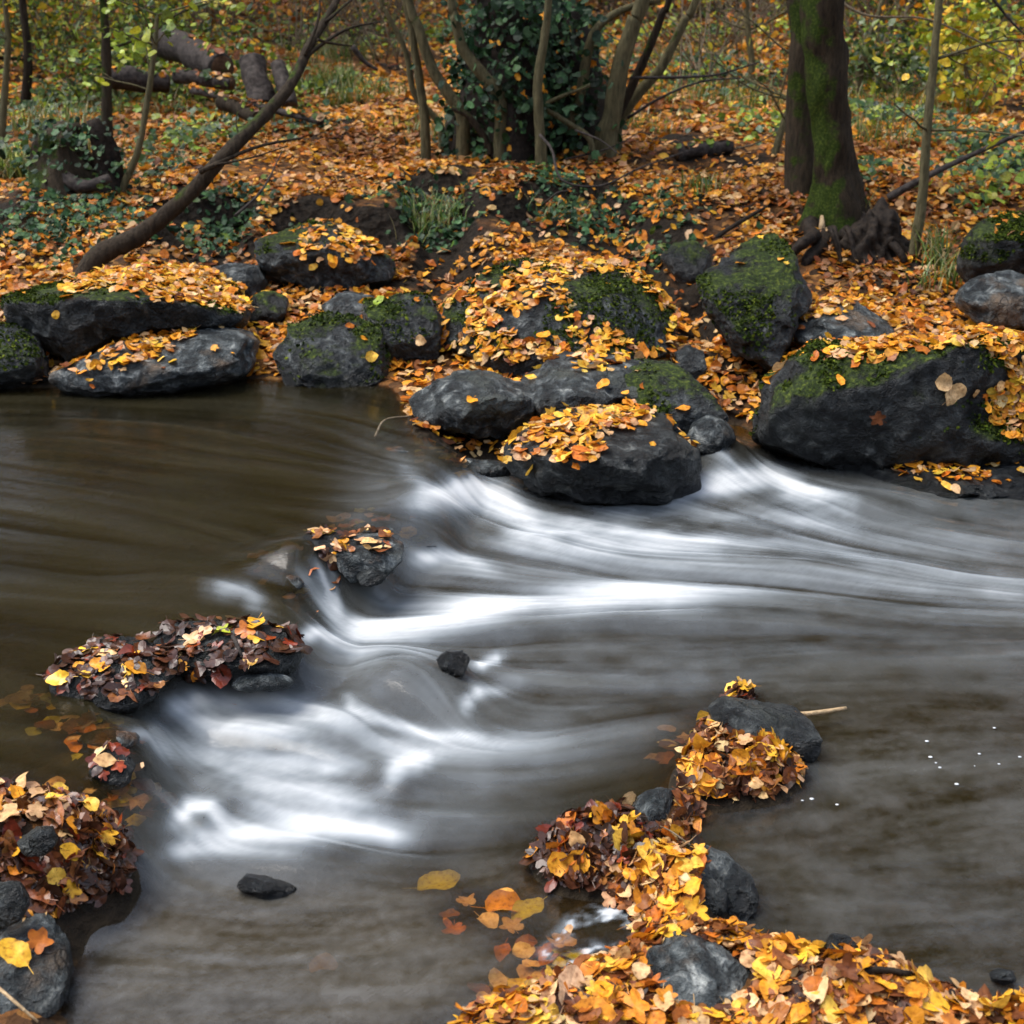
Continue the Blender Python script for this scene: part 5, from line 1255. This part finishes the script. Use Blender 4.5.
# --- loose branches and twigs
def twig(label, pl, ys, r, mat=M_TWIG, name='branch', cat='branch', group=None):
    ys = ys if isinstance(ys, (list, tuple)) else [ys] * len(pl)
    P = [at_y(a, c, y) for (a, c), y in zip(pl, ys)]
    o = tube_obj(name, [(P, list(np.linspace(r, r * .45, len(P))))], mat, P[0], None, 6, 5, .12, 3); tag(o, label, cat, group)
twig('long grey dead branch sloping up at the right edge behind the slender sapling', [(888, 198), (920, 180), (965, 158), (1040, 125)], [9.9, 9.9, 10.0, 10.2], .03, M_DEAD)
twig('dark dead branch slanting down to the tall mossy boulder', [(700, 250), (730, 228), (790, 194)], [9.8, 9.9, 10.6], .022, M_ROOT)
twig('thin arched twig right of the coppice foot', [(575, 130), (600, 140), (620, 155)], [11.3, 11.2, 11.1], .009, M_DEAD)
twig('pale curved branch lying on leaves below the coppice', [(540, 135), (552, 150), (562, 180), (600, 186), (640, 168), (690, 150)], [11.2, 11.0, 10.8, 10.8, 11.1, 11.6], .013, M_DEAD)
twig('grey branch reaching right from the coppice foot', [(628, 118), (660, 98), (700, 82), (740, 78)], [11.8, 11.7, 11.7, 11.8], .014, M_DEAD)
twig('grey branch crossing high right of the coppice', [(630, 78), (690, 77), (720, 74), (760, 62)], [11.8, 11.8, 11.9, 12], .014, M_DEAD)
twig('thin grey branch on leaves under the leaning tree', [(235, 216), (262, 190), (282, 152)], [9.9, 10.1, 10.6], .012, M_DEAD)
twig('dead branch left of the coppice on the ground', [(352, 46), (365, 62), (378, 70)], [13.4, 13.4, 13.4], .03, M_DEAD)
twig('crossing bare branch in the upper right', [(840, 2), (870, 16), (930, 20), (1000, 52), (1030, 65)], [11.5, 11.4, 11.3, 11.2, 11.2], .012, M_TWIG)
twig('thin branch dropping in the top right corner', [(990, -5), (1010, 20), (1030, 40)], [10.8, 10.8, 10.8], .012, M_DEAD)
_r = np.random.default_rng(91)
for k in range(34):
    px = _r.uniform(0, 1024); py = _r.uniform(10, 210) if k % 3 else _r.uniform(10, 90)
    b = on_ground(px, py); l = _r.uniform(.3, .9); a = _r.uniform(0, 6.28)
    d = np.array([math.cos(a), math.sin(a) * .6, _r.uniform(.0, .5)])
    P = [b, b + d * l * .5 + _r.normal(0, .04, 3), b + d * l]
    o = tube_obj('twig', [([p + [0, 0, .03] for p in P], [.009, .007, .003])], M_TWIG if k % 2 else M_DEAD, b, None, 5, 4)
    tag(o, 'thin dead twig lying among the leaves of the far bank', 'twig', 'dead twigs on the far bank')
# foreground sticks
def stick(label, pts, r, mat=M_TWIG, name='twig', cat='twig'):
    o = tube_obj(name, [(pts, list(np.linspace(r, r * .6, len(pts))))], mat, pts[0], None, 7, 5, .08, 4); tag(o, label, cat)
stick('pale cut stick poking out from the black slab over the water', [at_z(782, 716, .05), at_z(815, 713, .05), at_z(846, 708, .045)], .011, M_STICK, 'stick', 'stick')
stick('small upright forked twig beside the white foam', [at_y(541, 978, 2.93), at_y(543, 965, 2.93), at_y(553, 952, 2.93)], .006)
stick('tiny upright twig at the left of the dark leaf heap', [at_y(540, 836, 3.75), at_y(539, 824, 3.75), at_y(539, 818, 3.75)], .005)
stick('dark stick jutting up from the foreground leaf bank', [at_y(886, 970, 3.0), at_y(874, 950, 3.05), at_y(863, 934, 3.1)], .007, M_TWIG)
stick('thin twig standing by the little leaf bank notch', [at_y(783, 962, 2.95), at_y(785, 945, 2.95), at_y(786, 930, 2.95)], .003)
stick('short twig on the leaves below the angular stone', [at_z(752, 942, .10), at_z(766, 966, .10), at_z(772, 985, .10)], .005)
stick('dark brown stick lying across the foreground leaves', [at_z(850, 975, .14), at_z(880, 970, .15), at_z(912, 974, .14)], .012, M_ROOT, 'stick', 'stick')
stick('bent wire thin root on the black and brown stones of the spit', [at_z(690, 845, .03), at_z(672, 832, .05), at_z(660, 826, .06)], .003)
stick('thin pale stalk across the corner stone at the bottom left', [at_z(-5, 985, .12), at_z(15, 1002, .12), at_z(38, 1022, .08)], .005, M_STICK)
stick('thin arching twig over the water at the wet leaf shelf', [at_z(375, 437, .22), at_z(385, 420, .26), at_z(412, 416, .24)], .006)
stick('grey twig lying on the longer hump of the mid stream bar', [at_z(233, 636, .26), at_z(240, 652, .24), at_z(247, 670, .17)], .008, M_DEAD)

# ---------------------------------------------------------------- ground plants
def cover(label, spots, mixl, size, mat, seed, name, cat, lift=.06, nup=.5):
    rng = np.random.default_rng(seed); P = []
    for px, py, rx, ry, m in spots:
        c = on_ground(px, py); sc = depth_of(c) / F
        P.append(np.column_stack([c[0] + rng.normal(0, rx * sc * .6, m), c[1] + rng.normal(0, ry * sc * 3, m)]))
    P = np.vstack(P); n = len(P); z, nn = gsample(P); c, _ = pick_cols(rng, n, mixl)
    V, fs, C = leaf_batch(np.column_stack([P, z + rng.uniform(.01, lift, n)]), nn * .4 + [0, -.35, nup], rng.uniform(*size, n), c, 1, rng, .4)
    tag(mesh_obj(name, V, fs, mat, cols=C, shade=False), label, cat, kind='stuff')
cover('dark ivy ground cover creeping over the left bank', [(85, 222, 55, 14, 420), (30, 232, 40, 10, 180), (240, 215, 40, 8, 140), (420, 210, 40, 14, 200), (310, 128, 30, 8, 120), (640, 205, 60, 12, 160), (230, 240, 20, 6, 60), (150, 170, 60, 12, 180), (555, 185, 40, 10, 180), (440, 232, 30, 10, 160), (580, 222, 50, 7, 140), (205, 240, 40, 8, 120), (660, 250, 25, 8, 70)], [('ivy', .6), ('iv2', .3), ('green', .1)], (.04, .07), M_IVY, 601, 'ground_ivy', 'ivy')
cover('green ground plants scattered through the upper right slope', [(900, 75, 90, 14, 900), (980, 150, 50, 20, 250), (880, 120, 50, 12, 350), (1000, 175, 40, 12, 200), (700, 75, 70, 18, 500), (860, 175, 40, 10, 80), (940, 60, 60, 10, 300)], [('green', .35), ('iv2', .35), ('lime', .2), ('ivy', .1)], (.05, .09), M_GREEN, 602, 'ground_plants', 'plants', .15)
cover('green ground plants through the upper left slope', [(60, 110, 70, 20, 500), (200, 140, 60, 18, 300), (330, 90, 40, 15, 250), (150, 45, 100, 12, 400), (20, 170, 30, 15, 150), (430, 40, 60, 12, 250)], [('green', .5), ('lime', .3), ('iv2', .2)], (.05, .09), M_GREEN, 603, 'ground_plants', 'plants', .15)
def grass(label, spots, seed, hgt=(.15, .35)):
    rng = np.random.default_rng(seed); Vs, Fs, Cs, off = [], [], [], 0
    for px, py, rx, m, k in spots:
        c = on_ground(px, py); sc = depth_of(c) / F
        B0 = np.column_stack([c[0] + rng.normal(0, rx * sc * .5, m), c[1] + rng.normal(0, rx * sc * .5, m)]); z, _ = gsample(B0)
        for i in range(m):
            h = rng.uniform(*hgt) * k; a = rng.uniform(0, 6.28); b = rng.uniform(.2, .9); w = rng.uniform(.003, .007)
            p0 = np.array([B0[i, 0], B0[i, 1], z[i] - .01]); d = np.array([math.cos(a), math.sin(a), 0]); s = np.array([-d[1], d[0], 0])
            pts = [p0 + d * h * b * t * t + np.array([0, 0, h * (t - .35 * b * t * t)]) for t in (0, .35, .7, 1)]
            V = np.array([pts[0] - s * w, pts[0] + s * w, pts[1] - s * w, pts[1] + s * w, pts[2] - s * w * .7, pts[2] + s * w * .7, pts[3], pts[3] + s * .0005])
            Vs.append(V); Fs.append(np.array([[0, 1, 3, 2], [2, 3, 5, 4], [4, 5, 7, 6]]) + off); off += 8
            col = np.array([(.06, .12, .02), (.10, .16, .025), (.16, .19, .04), (.24, .20, .08)][rng.integers(0, 4)]) * rng.uniform(.7, 1.1); Cs.append(np.tile(col, (8, 1)))
    tag(mesh_obj('grass', np.vstack(Vs), [np.vstack(Fs)], M_GRASS, cols=np.vstack(Cs), shade=False), label, 'grass', kind='stuff')
cover('green leafy plants between the logs and along the top of the slope', [(205, 100, 60, 10, 260), (265, 112, 40, 8, 160), (140, 88, 50, 8, 160), (80, 60, 90, 14, 420), (330, 40, 80, 12, 350), (700, 40, 80, 14, 420), (900, 40, 100, 12, 500), (540, 40, 120, 10, 300), (770, 130, 60, 14, 140), (980, 200, 40, 10, 120)], [('green', .35), ('lime', .4), ('iv2', .15), ('lemon', .1)], (.05, .10), M_GREEN, 604, 'ground_plants', 'plants', .22)
grass('green grass tufts growing across the far bank', [(330, 92, 30, 260, 1.2), (345, 105, 20, 120, 1), (15, 180, 25, 200, 1.1), (380, 95, 30, 120, .9), (640, 130, 50, 120, .7), (700, 190, 30, 90, .6), (860, 215, 20, 40, .6), (780, 110, 60, 200, .8), (880, 140, 60, 200, .8), (450, 130, 60, 150, .7), (250, 120, 50, 150, .7), (60, 160, 40, 150, .9), (440, 222, 28, 90, .8), (425, 235, 22, 60, .8), (560, 215, 40, 40, .5), (600, 60, 60, 150, 1.0), (720, 100, 90, 260, .9), (900, 110, 90, 300, 1), (690, 60, 80, 260, 1.1), (330, 60, 60, 260, 1.2), (150, 110, 80, 220, .9), (860, 60, 80, 240, 1.1), (40, 130, 50, 200, 1)], 611)
grass('long bright grass blades beside the slender right sapling', [(935, 262, 22, 70, .9), (950, 285, 18, 40, .8), (925, 290, 10, 20, .7)], 612, (.2, .42))

# ---------------------------------------------------------------- foam flecks on the right pool
def flecks():
    rng = np.random.default_rng(31); V0, F0 = ico(1); n = 0
    for k in range(13):
        px, py = rng.uniform(925, 1030), rng.normal(752, 18)
        if k > 9: px, py = rng.uniform(770, 870), 800 + rng.normal(0, 3)
        p = at_z(px, py, .004); s = rng.uniform(.0015, .0045)
        o = mesh_obj('foam_fleck', V0 * np.array([s * 1.8, s * 1.4, s * .4]) + p, [F0], M_FOAM, loc=tuple(p)); tag(o, 'tiny white foam fleck floating on the dark right pool', 'foam', 'foam flecks on the right pool')
M_FOAM = plain_material('foam_bubbles', [(.3, (.6, .62, .64)), (.7, (.8, .8, .8))], 200, .5)
flecks()

# ---------------------------------------------------------------- camera, light, world
cd = bpy.data.cameras.new('camera'); co = bpy.data.objects.new('camera', cd); COL.objects.link(co)
co.location = tuple(CAM); co.rotation_euler = (math.pi / 2 - PITCH, 0, 0)
cd.sensor_width = 36; cd.lens = F / 1024 * 36; cd.clip_start = .05; cd.clip_end = 500
cd.dof.use_dof = True; cd.dof.focus_distance = 5.0; cd.dof.aperture_fstop = 4.5
SC.camera = co
SE, SA = R_(64), R_(-80)   # sun high, from the far left
w = bpy.data.worlds.new('World'); SC.world = w; w.use_nodes = True; nt = w.node_tree; nt.nodes.clear(); g = G(nt)
sk = g.n('TexSky', sky_type='NISHITA'); sk.sun_disc = False; sk.sun_elevation = SE; sk.sun_rotation = SA; sk.dust_density = 1.5; sk.air_density = 1.0
hs = g.n('HueSaturation'); hs.inputs['Saturation'].default_value = .6; g.l(sk.outputs[0], hs.inputs['Color'])
bg = g.n('Background'); bg.inputs['Strength'].default_value = .15; g.l(hs.outputs[0], bg.inputs[0])
ow = g.n('OutputWorld'); g.l(bg.outputs[0], ow.inputs[0])
sd = bpy.data.lights.new('sun', 'SUN'); so = bpy.data.objects.new('sun', sd); COL.objects.link(so)
sd.energy = 1.45; sd.angle = R_(42); sd.color = (1, .95, .88)
dirv = Vector((math.sin(SA) * math.cos(SE), math.cos(SA) * math.cos(SE), math.sin(SE)))
so.rotation_euler = dirv.to_track_quat('Z', 'Y').to_euler()
SC.view_settings.view_transform = 'Standard'; SC.view_settings.look = 'None'; SC.view_settings.exposure = 1.78; SC.view_settings.gamma = 1
SC.render.engine = 'CYCLES'
c = SC.cycles; c.use_denoising = True; c.max_bounces = 6; c.diffuse_bounces = 3; c.glossy_bounces = 3; c.transparent_max_bounces = 8; c.transmission_bounces = 3
c.sample_clamp_indirect = 6
